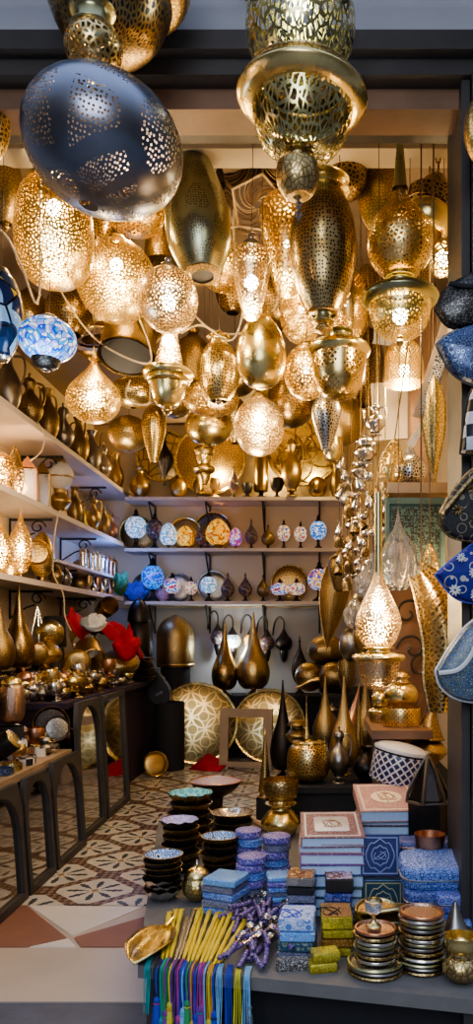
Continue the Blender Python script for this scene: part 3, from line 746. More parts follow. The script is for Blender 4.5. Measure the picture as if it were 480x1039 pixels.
# unlit brass in front
add('gourd_lantern', 'large green-dark brass lantern like a gourd with an open mouth downward', 'lantern', 199, 128, 286, 66, 2.85,
    P_(('shade', 'gourd', 1, 0, 1, 'dots_green', {'n': 40}), ('mouth_rim', 'plate_ring', .56, -.01, .03, 'dark_brass'), ('mouth', 'drum', .5, .0, .012, 'iron')), tilt=-6, lean=-8)  # dark mouth disc stands in for the shade inside the gourd
def dodeca(name, label, px, py, w, d, mat, edge):
    import bmesh
    root = thing(name, label, 'lantern', (WX(px, d), d, WZ(py, d)-w*d/F/2))
    bm = bmesh.new(); bmesh.ops.create_icosphere(bm, subdivisions=1, radius=1)
    vs = [f.calc_center_median().normalized() for f in bm.faces]; q = []
    for v in bm.verts:
        fc = list(v.link_faces); n = v.co.normalized(); a = n.orthogonal().normalized(); b = n.cross(a)
        fc.sort(key=lambda f: math.atan2(f.calc_center_median().dot(b), f.calc_center_median().dot(a)))
        q.append(([f.index for f in fc], n))
    R = w*d/F/2; M = Matrix.Rotation(.5, 3, 'Z') @ Matrix.Rotation(.35, 3, 'X'); C = Vector((0, 0, R))
    m = MB(); e = MB(); V = [M @ v*R+C for v in vs]
    for idx, n in q:
        o_ = len(m.v); pts = [V[i] for i in idx]; m.v += [tuple(p) for p in pts]
        m.f.append([o_+i for i in range(5)]); m.k.append(0); m.u += [(R*math.cos(2*PI*i/5), R*math.sin(2*PI*i/5)) for i in range(5)]
        c = sum(pts, Vector())/5; nn = (M @ n).normalized()
        for i in range(5):
            p, r = pts[i], pts[(i+1) % 5]
            if p.x < r.x: e.tube([p, r], R*.035, 5)
            for s in (.25, .5, .75, 1):                       # wire swirls from the rim to the middle
                st = p.lerp(r, s); cur = []
                for t_ in range(8):
                    f = t_/7; v = st-c; a = f*1.5
                    cur.append(c+Matrix.Rotation(a, 3, nn) @ (v*(1-f*.85))+nn*.004)
                e.tube(cur, R*.012, 4)
    link('panels', m.mesh('panels', mat, 10), root); link('wire_swirls', e.mesh('wire_swirls', edge), root)
    link('hanging_wire', MB().tube([(0, 0, 2*R), (0, 0, CEIL-root.location.z-.01)], .003, 5).mesh('hanging_wire', 'cord_dark'), root)
dodeca('faceted_lantern', 'dark faceted lantern with swirling wire on its pentagon faces', 261, 196, 90, 3.45, 'dark_panel', 'wire_swirl')
add('oval_lantern', 'tall dark brass oval lantern with gold neck rings, centre right', 'lantern', 328, 170, 340, 68, 2.55,
    P_(('collar', 'neck', .78, .84, .93, 'gold'), ('collar_top', 'dome', .5, .92, 1, 'brass'), ('shade', 'barrel', 1, .12, .87, 'dots_brass', {'n': 40}), ('lower_neck', 'neck', .34, .07, .14, 'green_brass'), ('finial', 'finial', .3, 0, .08, 'brass')))
add('globe_lantern', 'round pierced brass globe half hidden behind the gilt fretwork lantern', 'lantern', 352, 138, 204, 44, 3.2, P_(('shade', 'globe', 1, 0, .93, 'lace_dark_shut'), ('cap', 'dome', .3, .9, 1, 'brass')))
def leaf_lamp(name, label, cat, px, y0, y1, w, d, mat, tip=.5, wire=True, tilt=0, depth=.3, rim='brass', yaw=0, bend=0):
    k = d/F; H = (y1-y0)*k; W = w*k; n = 16; m = MB()
    root = thing(name, label, cat, (WX(px, d), d, WZ(y1, d)), (0, math.radians(tilt), math.radians(yaw)))
    prof = []
    for i in range(n+1):
        t = i/n; prof.append((max(.002, (math.sin(PI*t**(math.log(.5)/math.log(tip))))**.8), t))
    rows = []
    for r, t in prof:
        for s in (-1, -.7, -.35, 0, .35, .7, 1):
            m.v.append((r*s*W/2+bend*W*math.sin(PI*t), -depth*W*r*(1-s*s), t*H))
    for i in range(n):
        for j in range(6):
            a = i*7+j; q = [a, a+1, a+8, a+7]; m.f.append(q); m.k.append(0); m.u += [(m.v[z][0], m.v[z][2]) for z in q]
    link('leaf_face', m.mesh('leaf_face', mat), root)
    e = MB().tube([(r*W/2+bend*W*math.sin(PI*t), 0, t*H) for r, t in prof]+[(-r*W/2+bend*W*math.sin(PI*t), 0, t*H) for r, t in prof[::-1]], .004, 5)
    e.tube([(bend*W*math.sin(PI*t), -depth*W*r-.002, t*H) for r, t in prof], .003, 5)
    link('rim', e.mesh('rim', rim), root)
    if wire:
        z1 = CEIL-.005-root.location.z
        wr = MB().tube([(0, 0, 0), (0, 0, z1-H+0)], .003, 5)
        o = link('hanging_wire', MB().tube([(0, 0, H-.01), (0, 0, z1)], .003, 5).mesh('hanging_wire', 'cord_dark'), root)
        o.rotation_euler = (0, -math.radians(tilt), 0) if False else (0, 0, 0)
    return root
leaf_lamp('leaf_sconce', 'gold leaf shaped pod lantern, hung beside the long necked chain lantern', 'lantern', 384, 138, 240, 40, 3.05, 'gold_eng', .42)
add('dish_lamp', 'gold dish lamp shade hanging crooked from a chain at top right', 'lamp', 437, 174, 238, 50, 2.9, P_(('crown', 'dome', .62, .62, 1, 'dots_dark'), ('band', 'cyl', 1, .42, .66, 'lace_dark_shut'), ('dish', 'flange', 1.08, 0, .46, 'gold')), tilt=14, chain='dark_brass')
add('cup_lantern', 'small gold pierced beaker lamp behind the topmost hanging pouch', 'lantern', 449, 244, 280, 26, 2.95, P_(('shade', 'cup', 1, 0, .9, 'lace_lit_big'), ('cap', 'dome', .7, .86, 1, 'brass')), lit=2)
add('ringed_bowl_lantern', 'gold bowl lantern with diamond cutouts under a wide ring, right of centre', 'lantern', 344, 333, 405, 64, 2.78,
    P_(('neck', 'neck', .46, .74, .97, 'green_brass'), ('ring', 'flange', 1, .56, .8, 'gold', {'n': 40}), ('bowl', 'bowl', .88, 0, .66, 'diamond_gold', {'n': 40})))
add('bell_lamp', 'glowing gold bell shaped lamp shade hanging at right', 'lamp', 410, 338, 390, 42, 3.3, P_(('shade', 'bell', 1, 0, 1, 'grid_gold'),), lit=7, by=376, lcol=(1, .7, .35))
add('egg_lantern', 'smooth shiny gold egg lantern in the middle of the ceiling', 'lantern', 265, 314, 394, 52, 3.0, P_(('shade', 'egg', 1, 0, .93, 'gold', {'n': 36}), ('cap', 'neck', .4, .88, 1, 'brass')))
add('amphora_lantern', 'gold amphora lantern with a ringed neck, left of the smooth gold egg', 'lantern', 222, 335, 412, 46, 3.3, P_(('shade', 'barrel', .95, .06, .8, 'dots_gold', {'n': 36}), ('shoulder', 'neck', .55, .76, .92, 'gold'), ('cap', 'dome', .3, .9, 1, 'brass'), ('finial', 'finial', .16, 0, .1, 'silver')))
add('globe_lantern', 'pierced gold globe just left of the ringed bowl lantern', 'lantern', 311, 345, 406, 46, 3.0, P_(('shade', 'globe', 1, 0, .92, 'lace_lit'), ('cap', 'dome', .3, .9, 1, 'brass')), lit=3, bulb='bulb_small', br=.015)
add('pear_lantern', 'pierced gold pear lantern hidden behind the tall oval one, lower left of it', 'lantern', 306, 280, 348, 44, 3.35, P_(('shade', 'egg', 1, 0, 1, 'lace_lit'),), lit=3, bulb='bulb_small', br=.015)
add('pear_lantern', 'gold pear lantern with diamond cutouts behind the oval lantern, right of it', 'lantern', 352, 276, 350, 48, 3.3, P_(('shade', 'barrel', 1, 0, 1, 'diamond_gold'),), lit=3, bulb='bulb_small', br=.015)
add('pear_lantern', 'tall gold pear lantern with coarse holes behind the silvery lit drop', 'lantern', 291, 195, 300, 54, 3.5, P_(('shade', 'inv', 1, 0, 1, 'lace_lit_big'),), lit=4, bulb='bulb_small', br=.015)
add('disc_lantern', 'shallow pierced gold bowl peeping out under the big dark egg', 'lantern', 138, 196, 236, 62, 3.3, P_(('shade', 'bowl', 1, 0, .7, 'lace_lit_big'), ('lid', 'dome', 1, .68, 1, 'lace_gold_shut')), lit=3, bulb='bulb_small', br=.015)
add('drum_lantern', 'wide golden drum lantern behind the bright globes, pierced with round holes', 'lantern', 92, 285, 345, 76, 4.0, P_(('shade', 'barrel', 1, 0, .95, 'dots_gold'), ('base_ring', 'plate_ring', .8, -.02, .06, 'gold')), tilt=-8)
add('drum_lantern', 'gold drum lantern with a flat pale base, above the onion lantern', 'lantern', 104, 322, 366, 60, 4.45, P_(('shade', 'cup', 1, 0, .9, 'lace_gold_shut'), ('lid', 'dome', .9, .85, 1, 'gold')), tilt=10)
add('bell_lamp', 'gold bell lamp with a dark open mouth, right of the onion lantern', 'lamp', 131, 316, 368, 58, 3.55, P_(('shade', 'bell', 1, 0, 1, 'brass_eng'), ('mouth', 'drum', .86, .02, .04, 'iron')), lean=-22)  # near-black disc across the mouth imitates the shaded hollow of the bell
add('saucer_lantern', 'flattened gold saucer lantern right of the lit onion, with fine dots', 'lantern', 135, 383, 414, 46, 3.9, P_(('shade', 'oblate', 1, 0, 1, 'dots_gold'),))
add('saucer_lantern', 'plain dull brass oblate lamp below the dotted saucer, at the shelf end', 'lantern', 131, 422, 458, 42, 4.3, P_(('shade', 'oblate', 1, 0, 1, 'brass'),))
add('pod_lantern', 'golden seed pod lantern between two plain brass lamps, narrow end down', 'lantern', 156, 411, 470, 25, 4.0, P_(('shade', 'pod', 1, 0, 1, 'dots_gold'),))
add('saucer_lantern', 'smooth shining gold oblate lamp in front of the left round tray', 'lantern', 212, 412, 454, 48, 4.0, P_(('shade', 'oblate', 1, .05, .95, 'gold'), ('cap', 'dome', .3, .9, 1, 'brass')))
add('tiered_lantern', 'small gold tiered lantern under the smooth oblate lamp', 'lantern', 207, 452, 492, 22, 4.1, P_(('upper_ring', 'flange', .9, .72, 1, 'brass'), ('body', 'bowl', .7, .45, .75, 'gold'), ('lower_ring', 'flange', 1, .3, .5, 'brass'), ('tail', 'inv', .6, 0, .34, 'brass')))
add('saucer_lantern', 'wide shallow pierced dish lamp of rosy metal above the smooth oblate lamp', 'lantern', 214, 388, 422, 58, 3.6, P_(('shade', 'oblate', 1, 0, 1, 'lace_dark'),), lit=2, bulb='bulb_small', br=.014)
add('globe_lantern', 'dark brass globe hanging right of the lit fine lace globe', 'lantern', 296, 376, 434, 50, 3.9, P_(('shade', 'globe', 1, 0, 1, 'dots_dark'),))
add('globe_lantern', 'engraved gold ball behind the clear pear drop, over the back shelves', 'lantern', 349, 402, 452, 42, 3.9, P_(('shade', 'globe', 1, 0, 1, 'brass_eng'),))
add('cup_lantern', 'plain gold cup lamp hanging beside the right round screen', 'lantern', 338, 442, 468, 20, 3.8, P_(('shade', 'cup', 1, 0, .9, 'gold'), ('cap', 'dome', .7, .85, 1, 'brass')))
add('drop_lantern', 'silvery see-through pear drop with a pointed tail, below the ringed bowl', 'lantern', 331, 398, 462, 30, 3.0, P_(('shade', 'pod', 1, .08, 1, 'lace_silver_shut'), ('tail', 'finial', .16, 0, .1, 'silver')))
add('spindle_lantern', 'thin black spindle lantern hanging in front of a round glowing tray', 'lantern', 167, 442, 492, 17, 4.4, P_(('shade', 'spindle', 1, .1, .9, 'black_eng', {'lob': 8, 'la': .08}), ('tail', 'tip', .3, 0, .1, 'iron'), ('cap', 'tip', .3, .88, 1, 'iron')))
add('spindle_lantern', 'narrow dark iron spire lantern hanging near the ceiling, left of the faceted one', 'lantern', 223, 143, 188, 14, 3.7, P_(('shade', 'cone', 1, 0, .7, 'black_eng'), ('cage', 'cup', .6, .62, .9, 'iron'), ('cap', 'tip', .4, .88, 1, 'iron')))
add('drum_lantern', 'dark metal drum lantern at the left photo edge, beside the lit drum lantern', 'lantern', 6, 150, 236, 34, 3.0, P_(('shade', 'barrel', 1, .1, .9, 'dark_eng'), ('cap', 'dome', .5, .86, 1, 'dark_brass'), ('finial', 'finial', .24, 0, .12, 'dark_brass')))
# a second, deeper layer that fills the ceiling
deep = [
 ('globe_lantern', 'deep brown brass globe behind the gap above the smooth gold egg', 285, 262, 335, 64, 4.4, 'globe', 'dots_dark'),
 ('barrel_lantern', 'dull brass barrel lamp behind and left of the silvery lit drop', 236, 268, 318, 36, 4.0, 'barrel', 'lace_dark_shut'),
 ('globe_lantern', 'dim pierced gold globe behind the green-dark gourd', 226, 240, 296, 50, 3.9, 'globe', 'lace_lit_big'),
 ('globe_lantern', 'dim brass globe tucked between the drum lantern and the pale lace globe', 146, 290, 352, 44, 4.3, 'globe', 'dots_dark'),
 ('bell_lamp', 'brass bell shade behind the cone topped lantern, on its right', 196, 330, 392, 44, 4.2, 'bell', 'brass'),
 ('globe_lantern', 'dark brass ball behind the gold amphora lantern, on its right', 243, 352, 402, 42, 4.4, 'globe', 'dots_dark'),
 ('barrel_lantern', 'brown brass barrel lamp behind the ringed bowl lantern', 368, 330, 412, 44, 4.0, 'barrel', 'dots_dark'),
 ('saucer_lantern', 'brass saucer lamp far back, over the left round tray', 178, 392, 424, 36, 4.8, 'oblate', 'brass'),
 ('globe_lantern', 'dark brass globe high up behind the tall oval lantern', 300, 205, 262, 48, 4.2, 'globe', 'dots_dark'),
 ('pod_lantern', 'brass pod lamp behind the lit fine lace globe, on its left', 238, 400, 450, 26, 4.7, 'pod', 'dots_gold'),
 ('barrel_lantern', 'gold barrel lamp far back between the round tray and the lace screen', 275, 362, 412, 34, 4.9, 'barrel', 'dots_gold'),
 ('globe_lantern', 'gold globe far back under the pale lace globe', 150, 355, 396, 34, 4.8, 'globe', 'lace_gold_shut'),
 ('globe_lantern', 'dull brass globe behind the spire lantern, left of its lower bowl', 372, 268, 322, 40, 3.9, 'globe', 'dots_brass'),
 ('gourd_lantern', 'brown gourd lantern behind the golden drum, near the wall', 70, 268, 340, 46, 4.4, 'gourd', 'dots_dark'),
 ('barrel_lantern', 'dark barrel lamp high on the left behind the lit drum lantern', 96, 196, 256, 44, 4.0, 'barrel', 'dots_dark'),
 ('bell_lamp', 'dark bell shade near the ceiling behind the gourd with the open mouth', 166, 212, 268, 40, 4.0, 'bell', 'dark_eng'),
 ('globe_lantern', 'dim brass globe hanging behind the mosaic glass lamp', 30, 292, 345, 44, 4.1, 'globe', 'dots_brass'),
 ('pear_lantern', 'brown pear lantern behind the dish lamp near the door jamb', 424, 240, 320, 42, 3.45, 'inv', 'dots_dark')]
for nm, lb, px, y0, y1, w, d, pf, mt in deep:
    add(nm, lb, 'lamp' if 'lamp' in nm else 'lantern', px, y0, y1, w, d, P_(('shade', pf, 1, 0, .94, mt), ('cap', 'dome', .3, .9, 1, 'brass')), lit=2 if 'lace_lit' in mt else 0, bulb='bulb_small', br=.014)
# glass mosaic lamps in front
add('mosaic_lamp', 'glowing blue and white glass mosaic lamp with a black cap, hanging at left', 'lamp', 48, 318, 378, 58, 2.7,
    P_(('shade', 'oblate', 1, .17, .93, 'mos_blue', {'n': 40}), ('bottom_cap', 'bowl', .5, .05, .24, 'black_eng'), ('finial', 'finial', .16, 0, .08, 'silver'), ('top_cap', 'dome', .3, .9, 1, 'dark_silver')), lit=0, tilt=4)
light('mosaic_light', (WX(48, 2.7), 2.6, WZ(392, 2.7)), 1.5, (.6, .8, 1), .08)
add('glass_lamp', 'dark blue glass lamp with painted spots, cut off by the left photo edge', 'lamp', 2, 270, 368, 42, 2.6, P_(('shade', 'barrel', 1, .06, .9, 'glass_night', {'n': 40}), ('bottom_cap', 'bowl', .4, 0, .1, 'silver'), ('top_cap', 'dome', .4, .88, 1, 'dark_silver')))
# pale electric cables looping between the lamps
def cable(label, pts, d0, mat='cord_pale', r=.0045):
    P = [(WX(x, d0+dd), d0+dd, WZ(y, d0+dd)) for x, y, dd in pts]; b = Vector(P[0])
    P.append((P[-1][0], P[-1][1], CEIL-.002)) if P[-1][2] > 2.2 and P[-1][1] < 4.5 else None
    return solid('electric_cord', label, 'cable', MB().tube([tuple(Vector(p)-b) for p in smooth(P, 6)], r, 5), mat, b, group='loose lamp cords')
cable('pale cable sagging from the pale lace globe leftward past the onion lantern', [(58, 290, 0), (88, 335, 0), (118, 358, 0), (150, 369, 0), (152, 352, 0), (140, 320, 0), (132, 300, .2)], 3.45)
cable('pale cable looping right from the cone topped lantern to the gold amphora', [(184, 338, 0), (205, 330, 0), (236, 345, 0), (248, 300, 0), (238, 255, .1)], 3.25)
cable('second pale cable crossing over the gold amphora lantern', [(196, 318, 0), (215, 335, 0), (245, 338, 0), (268, 318, 0), (282, 300, .1)], 3.3)
cable('pale cable dangling from the upper shelf edge at left', [(38, 428, 0), (45, 442, 0), (42, 458, 0), (30, 468, 0)][::1], 4.78)
cable('pale cable hanging in front of the lower left shelf', [(60, 518, 0), (56, 540, 0), (54, 580, 0), (64, 602, 0), (66, 625, 0), (72, 640, 0)], 5.17)
cable('pale cable looping under the dotted saucer lantern', [(132, 385, 0), (128, 402, 0), (140, 410, 0), (152, 408, 0), (152, 390, .1)], 3.7)
cable('thin pale cable running across the top left corner', [(0, 233, 0), (10, 245, 0), (22, 270, 0), (40, 300, .1)], 2.8)
# ------------------------------------------------------------------ goods on the shelves
def lx(px, inset=.12): X = XS-inset; return X*F/(px-CX), X     # depth and x of a thing standing on a left shelf
TPL = {
 'jug': P_(('body', 'vase', .8, 0, 1, '$'), ('handle', 'HANDLE', .62, .35, .92, '$'), ('spout', 'SPOUT', .5, .5, .98, '$')),
 'ewer': P_(('foot', 'foot', .5, 0, .15, '$'), ('body', 'vase', .8, .1, .82, '$'), ('lid', 'lid', .4, .8, 1, '$'), ('handle', 'HANDLE', .55, .3, .84, '$'), ('spout', 'SPOUT', .6, .35, .8, '$')),
 'vase': P_(('body', 'vase', 1, 0, 1, '$'),), 'onion_lantern': P_(('foot', 'foot', .5, 0, .1, '$'), ('shade', 'onion', 1, .08, .95, '$'), ('tip', 'tip', .1, .93, 1, '$')),
 'flask': P_(('foot', 'foot', .5, 0, .12, '$'), ('body', 'flask', 1, .08, 1, '$')),
 'egg': P_(('foot', 'foot', .55, 0, .16, '$'), ('shade', 'egg', 1, .13, .95, '$'), ('tip', 'tip', .12, .93, 1, '$')),
 'mosaic': P_(('foot', 'foot', .6, 0, .3, 'black_eng'), ('shade', 'oblate', 1, .26, .82, '$'), ('cap', 'tip', .5, .78, 1, 'black_eng')),
 'egglamp': P_(('foot', 'foot', .62, 0, .16, 'dark_brass'), ('shade', 'egg', 1, .14, 1, '$')),
 'drop': P_(('foot', 'foot', .62, 0, .2, 'black_eng'), ('shade', 'onion', 1, .16, .92, '$'), ('cap', 'tip', .2, .88, 1, 'black_eng')),
 'ball': P_(('body', 'ball', 1, 0, 1, '$'),), 'cup': P_(('body', 'cup', 1, 0, 1, '$'),),
 'pot': P_(('foot', 'foot', .6, 0, .14, '$'), ('bowl', 'vase_low', 1, .1, .72, '$'), ('lid', 'lid', .9, .68, 1, '$')),
 'goblet': P_(('foot', 'foot', .7, 0, .35, '$'), ('cup', 'cup', 1, .33, 1, '$')),
 'mini': P_(('base', 'drum', .9, 0, .12, '$'), ('body', 'cyl', .72, .1, .62, '$'), ('roof', 'dome', .9, .6, .86, '$'), ('ring', 'tip', .24, .84, 1, '$')),
 'bottle': P_(('body', 'flask', 1, 0, 1, '$'),), 'candle': P_(('foot', 'foot', 1, 0, .4, '$'), ('cup', 'cup', .75, .38, 1, '$')),
 'burner': P_(('foot', 'foot', .8, 0, .3, '$'), ('bowl', 'bowl', 1, .26, .52, '$'), ('lid', 'dome', .96, .5, .86, '$'), ('finial', 'finial', .2, .84, 1, '$')),
 'urn': P_(('foot', 'foot', .6, 0, .2, '$'), ('urn', 'vase_low', .8, .16, .5, '$'), ('shade', 'barrel', 1, .48, .9, 'ceramic_white'), ('band', 'plate_ring', 1.05, .64, .7, 'brass'), ('cap', 'dome', .5, .88, 1, '$')),
}
def stand(tpl, mat, name, label, cat, px, h, w, zb, d=None, x=None, group=None, lit=0, lcol=(1, .62, .3), yaw=0, inset=.12, segs=22, tilt=0, lean=0, bulb=None):
    """a standing thing: h, w in photo pixels at its own depth; left-shelf depth unless d is given"""
    if d is None: d, x = lx(px, inset)
    if x is None: x = WX(px, d)
    parts = [tuple(mat if e == '$' else e for e in p) for p in TPL[tpl]]
    r = add(name, label, cat, px, 0, h, w, d, parts, group, wire=False, base=zb, xw=x, yaw=yaw, segs=segs, tilt=tilt, lean=lean)
    if lit:
        hz = zb+h*d/F*.55
        if bulb:
            b = link('bulb', bulb_mesh(bulb, 'bulb'), r); b.location = (0, 0, h*d/F*.42)
        light(name+'_light', (x, d-.03 if not bulb else d, hz if not bulb else zb+h*d/F*.42), lit*LE, lcol, .03)
    return r
# highest left shelf: dark jugs, nearest first
for i, (px, w, h, tp, mt, lb) in enumerate([
    (8, 34, 66, 'jug', 'dark_silver', 'dark pewter jug at the left photo edge on the highest left shelf'),
    (30, 34, 60, 'ewer', 'dark_brass', 'dark brass ewer, second from the left on the highest left shelf'),
    (48, 30, 56, 'jug', 'dark_eng', 'engraved dark jug under the glowing mosaic lamp on the highest left shelf'),
    (64, 28, 54, 'ewer', 'dark_silver', 'pewter ewer left of the lit onion lantern on the highest left shelf'),
    (80, 26, 50, 'jug', 'dark_brass', 'dark brass jug right below the lit onion lantern'),
    (93, 24, 46, 'jug', 'dark_silver', 'shiny pewter jug, third from the far end of the highest left shelf'),
    (105, 23, 44, 'ewer', 'silver', 'bright silvery ewer, second from the far end of the highest left shelf'),
    (117, 21, 40, 'jug', 'brass', 'brass jug at the far end of the highest left shelf')]):
    stand(tp, mt, 'metal_jug' if tp == 'jug' else 'metal_ewer', lb, 'jug', px, h, w, ZU, yaw=i*37)
# middle left shelf
stand('ball', 'lace_lit_big', 'globe_lamp', 'lit pierced globe lamp at the left photo edge on the middle shelf', 'lamp', 1, 42, 30, ZM, lit=2, bulb=.016)
leaf_lamp('leaf_lamp', 'lit gold pierced leaf lamp standing on the middle left shelf', 'lamp', 15, 430, 484, 18, lx(15)[0], 'lace_lit_big', .4, wire=False, depth=.5).location.z = ZM
light('leaf_lamp_light', (lx(15)[1], lx(15)[0]+.06, ZM+.12), 3)
def box_lantern(label, px, w, h, zb, mat, d=None, x=None):
    if d is None: d, x = lx(px)
    k = d/F; W, H = w*k/2, h*k
    t = thing('box_lantern', label, 'lantern', (x, d, zb), (0, 0, .3))
    link('base', MB().box(-W, W, -W, W, 0, H*.08).mesh('base', mat), t)
    fr = MB()
    for sx in (-1, 1):
        for sy in (-1, 1): fr.box(sx*W*.9-.006, sx*W*.9+.006, sy*W*.9-.006, sy*W*.9+.006, H*.08, H*.74)
    link('frame', fr.mesh('frame', mat), t)
    link('glass', MB().box(-W*.8, W*.8, -W*.8, W*.8, H*.08, H*.72).mesh('glass', 'plastic_clear'), t)
    link('roof', MB().lathe([(W*1.35, H*.74), (W*1.1, H*.78), (W*.35, H*.94), (.002, H)], 4, M=Matrix.Rotation(PI/4, 4, 'Z')).mesh('roof', mat), t)
    return t
box_lantern('brown metal box lantern with clear sides on the middle left shelf', 28, 18, 50, ZM, 'copper')
box_lantern('tall dark box lantern beside the white oil lamp on the middle left shelf', 43, 16, 52, ZM, 'dark_brass')
stand('urn', 'brass', 'oil_lamp', 'oil lamp with a white barrel shade on a brass urn, middle left shelf', 'lamp', 61, 64, 27, ZM)
stand('jug', 'dark_brass', 'metal_jug', 'dark brass jug right of the white oil lamp on the middle shelf', 'jug', 76, 40, 20, ZM, yaw=40)
t = thing('carton', 'small golden box with a white label on the middle left shelf', 'box', (lx(96, .26)[1], lx(96, .26)[0], ZM), (0, 0, .9))
link('box_body', MB().box(-.15, .15, -.06, .06, 0, .26).mesh('box_body', 'foil_yellow'), t); link('paper_label', MB().box(-.08, .08, -.064, -.06, .15, .2).mesh('paper_label', 'white_paper'), t)
stand('ewer', 'brass', 'metal_ewer', 'brass ewer in front of the golden box on the middle left shelf', 'jug', 95, 38, 18, ZM, inset=.07, yaw=20)
stand('jug', 'dark_brass', 'metal_jug', 'narrow dark jug right of the golden box on the middle left shelf', 'jug', 106, 34, 16, ZM, yaw=60)
stand('ewer', 'copper', 'metal_ewer', 'copper toned ewer at the far end of the middle left shelf', 'jug', 114, 32, 15, ZM, yaw=10)
# lowest left shelf
stand('onion_lantern', 'lace_lit_big', 'onion_lamp', 'lit lace lamp cut by the left photo edge on the lowest shelf', 'lamp', 1, 66, 26, ZL, lit=1.4, bulb=.016)
stand('onion_lantern', 'lace_lit_big', 'onion_lamp', 'brightly lit pointed gold lace lamp on the lowest left shelf', 'lamp', 21, 80, 24, ZL, lit=2.2, bulb=.02)
stand('onion_lantern', 'lace_lit', 'onion_lamp', 'smaller glowing gold lace lamp between two brighter ones on the lowest shelf', 'lamp', 11, 52, 18, ZL, lit=1, bulb=.014, inset=.25)
stand('egg', 'dots_gold', 'egg_lamp', 'gold pierced egg lamp on a little foot, lowest left shelf', 'lamp', 43, 56, 24, ZL)
def disc(name, label, cat, px, py, w, d, mat, rim='brass', tiltx=80, yaw=0, x=None, z=None, group=None, dome=.06, zb=None):
    R_ = w*d/F/2; z = zb+R_*math.sin(math.radians(tiltx))+.004 if zb is not None else z; x = WX(px, d) if x is None else x; zc = WZ(py, d) if z is None else z
    t = thing(name, label, cat, (x, d, zc-R_), (0, 0, math.radians(yaw)), group)
    rot = (math.radians(tiltx), 0, 0)
    me = MB().lathe([(.001, dome*R_), (R_*.3, dome*R_), (R_*.6, dome*R_*.8), (R_*.85, 0), (R_*.94, -.01), (R_, 0)], 40).mesh('tray_face', mat)
    for i, l in enumerate(me.loops):                     # flat map of the ornament
        c = me.vertices[l.vertex_index].co; me.uv_layers[0].data[i].uv = (c.x+.5, c.y+.5)
    link('tray_face', me, t, (0, 0, R_), rot)
    link('rim', MB().lathe([(R_*.93, -.012), (R_*1.0, -.012), (R_*1.02, 0), (R_*1.0, .012), (R_*.95, .008)], 40).mesh('rim', rim), t, (0, 0, R_), rot)
    return t
disc('brass_plate', 'round brass plate leaning upright on the lowest left shelf', 'plate', 65, 560, 26, 5.1, 'tray_fine', yaw=20, x=-1.85)
stand('vase', 'dark_brass', 'small_vase', 'dark brass vase in front of the leaning plate, lowest left shelf', 'vase', 57, 24, 15, ZL, inset=.06)
stand('vase', 'dark_silver', 'small_vase', 'dark pewter vase right of the leaning plate, lowest left shelf', 'vase', 67, 22, 12, ZL, inset=.05)
stand('ball', 'brass', 'brass_ball', 'upper brass ball balanced on a darker one, lowest left shelf', 'ball', 81, 18, 18, ZL+.118, inset=.16)
stand('ball', 'dark_brass', 'brass_ball', 'darker brass ball under another ball, lowest left shelf', 'ball', 81, 18, 18, ZL, inset=.16)
ms = ['silver', 'dark_silver', 'silver', 'brass', 'silver', 'dark_silver', 'copper', 'dark_brass']
for i, px in enumerate((84, 89, 94, 98.5, 103, 107.5, 112, 116)):
    stand('mini', ms[i], 'miniature_lantern', 'miniature metal lantern in the row on the short narrow shelf, %s from the left' % ('first', 'second', 'third', 'fourth', 'fifth', 'sixth', 'seventh', 'last')[i], 'lantern', px, 25-i*.4, 8.5, 1.62, inset=.08, group='miniature lanterns on the short shelf')
for i, px in enumerate((90, 95, 99, 103, 107, 111, 115)):
    stand(('goblet', 'bottle')[i % 2], ('brass', 'silver', 'copper')[i % 3], 'small_cup' if i % 2 == 0 else 'small_bottle', 'tiny %s at the far end of the lowest left shelf, %s from left' % (('cup', 'bottle')[i % 2], ('first', 'second', 'third', 'fourth', 'fifth', 'sixth', 'seventh')[i]), 'cup' if i % 2 == 0 else 'bottle', px, 17, 7, ZL, inset=.08, group='tiny cups and bottles on the lowest left shelf')
# wall above the back shelves: big round trays
disc('round_tray', 'big round gold tray glowing above the back shelves, left of centre', 'tray', 213, 466, 72, 7.15, 'tray_fine', 'gold', 84)
disc('round_tray', 'round pierced gold tray behind the black spindle lantern', 'tray', 165, 462, 54, 7.18, 'tray_eng', 'gold', 84)
def screen(px, py, w, d):
    R_ = w*d/F/2
    t = thing('round_screen', 'round openwork screen with dark curling lines on glowing gold, above the back shelves', 'screen', (WX(px, d), d, WZ(py, d)-R_))
    rot = (math.radians(86), 0, 0)
    link('backing', MB().lathe([(.001, 0), (R_*.95, 0), (R_*.95, -.01), (.001, -.01)], 40).mesh('backing', 'gold'), t, (0, 0, R_), rot)
    e = MB()
    for a in range(6):
        for s in (.48,):
            c = (s*R_*math.cos(a*PI/3), s*R_*math.sin(a*PI/3))
            e.tube([(c[0]+R_*.47*math.cos(b*PI/10), c[1]+R_*.47*math.sin(b*PI/10), .014) for b in range(20)], .009, 5, closed=True)
    for q in (.33, .93): e.tube([(R_*q*math.cos(b*PI/20), R_*q*math.sin(b*PI/20), .012) for b in range(40)], .01 if q < .9 else .02, 6, closed=True)
    link('openwork', e.mesh('openwork', 'dark_brass'), t, (0, 0, R_), rot)
screen(308, 456, 78, 7.12)
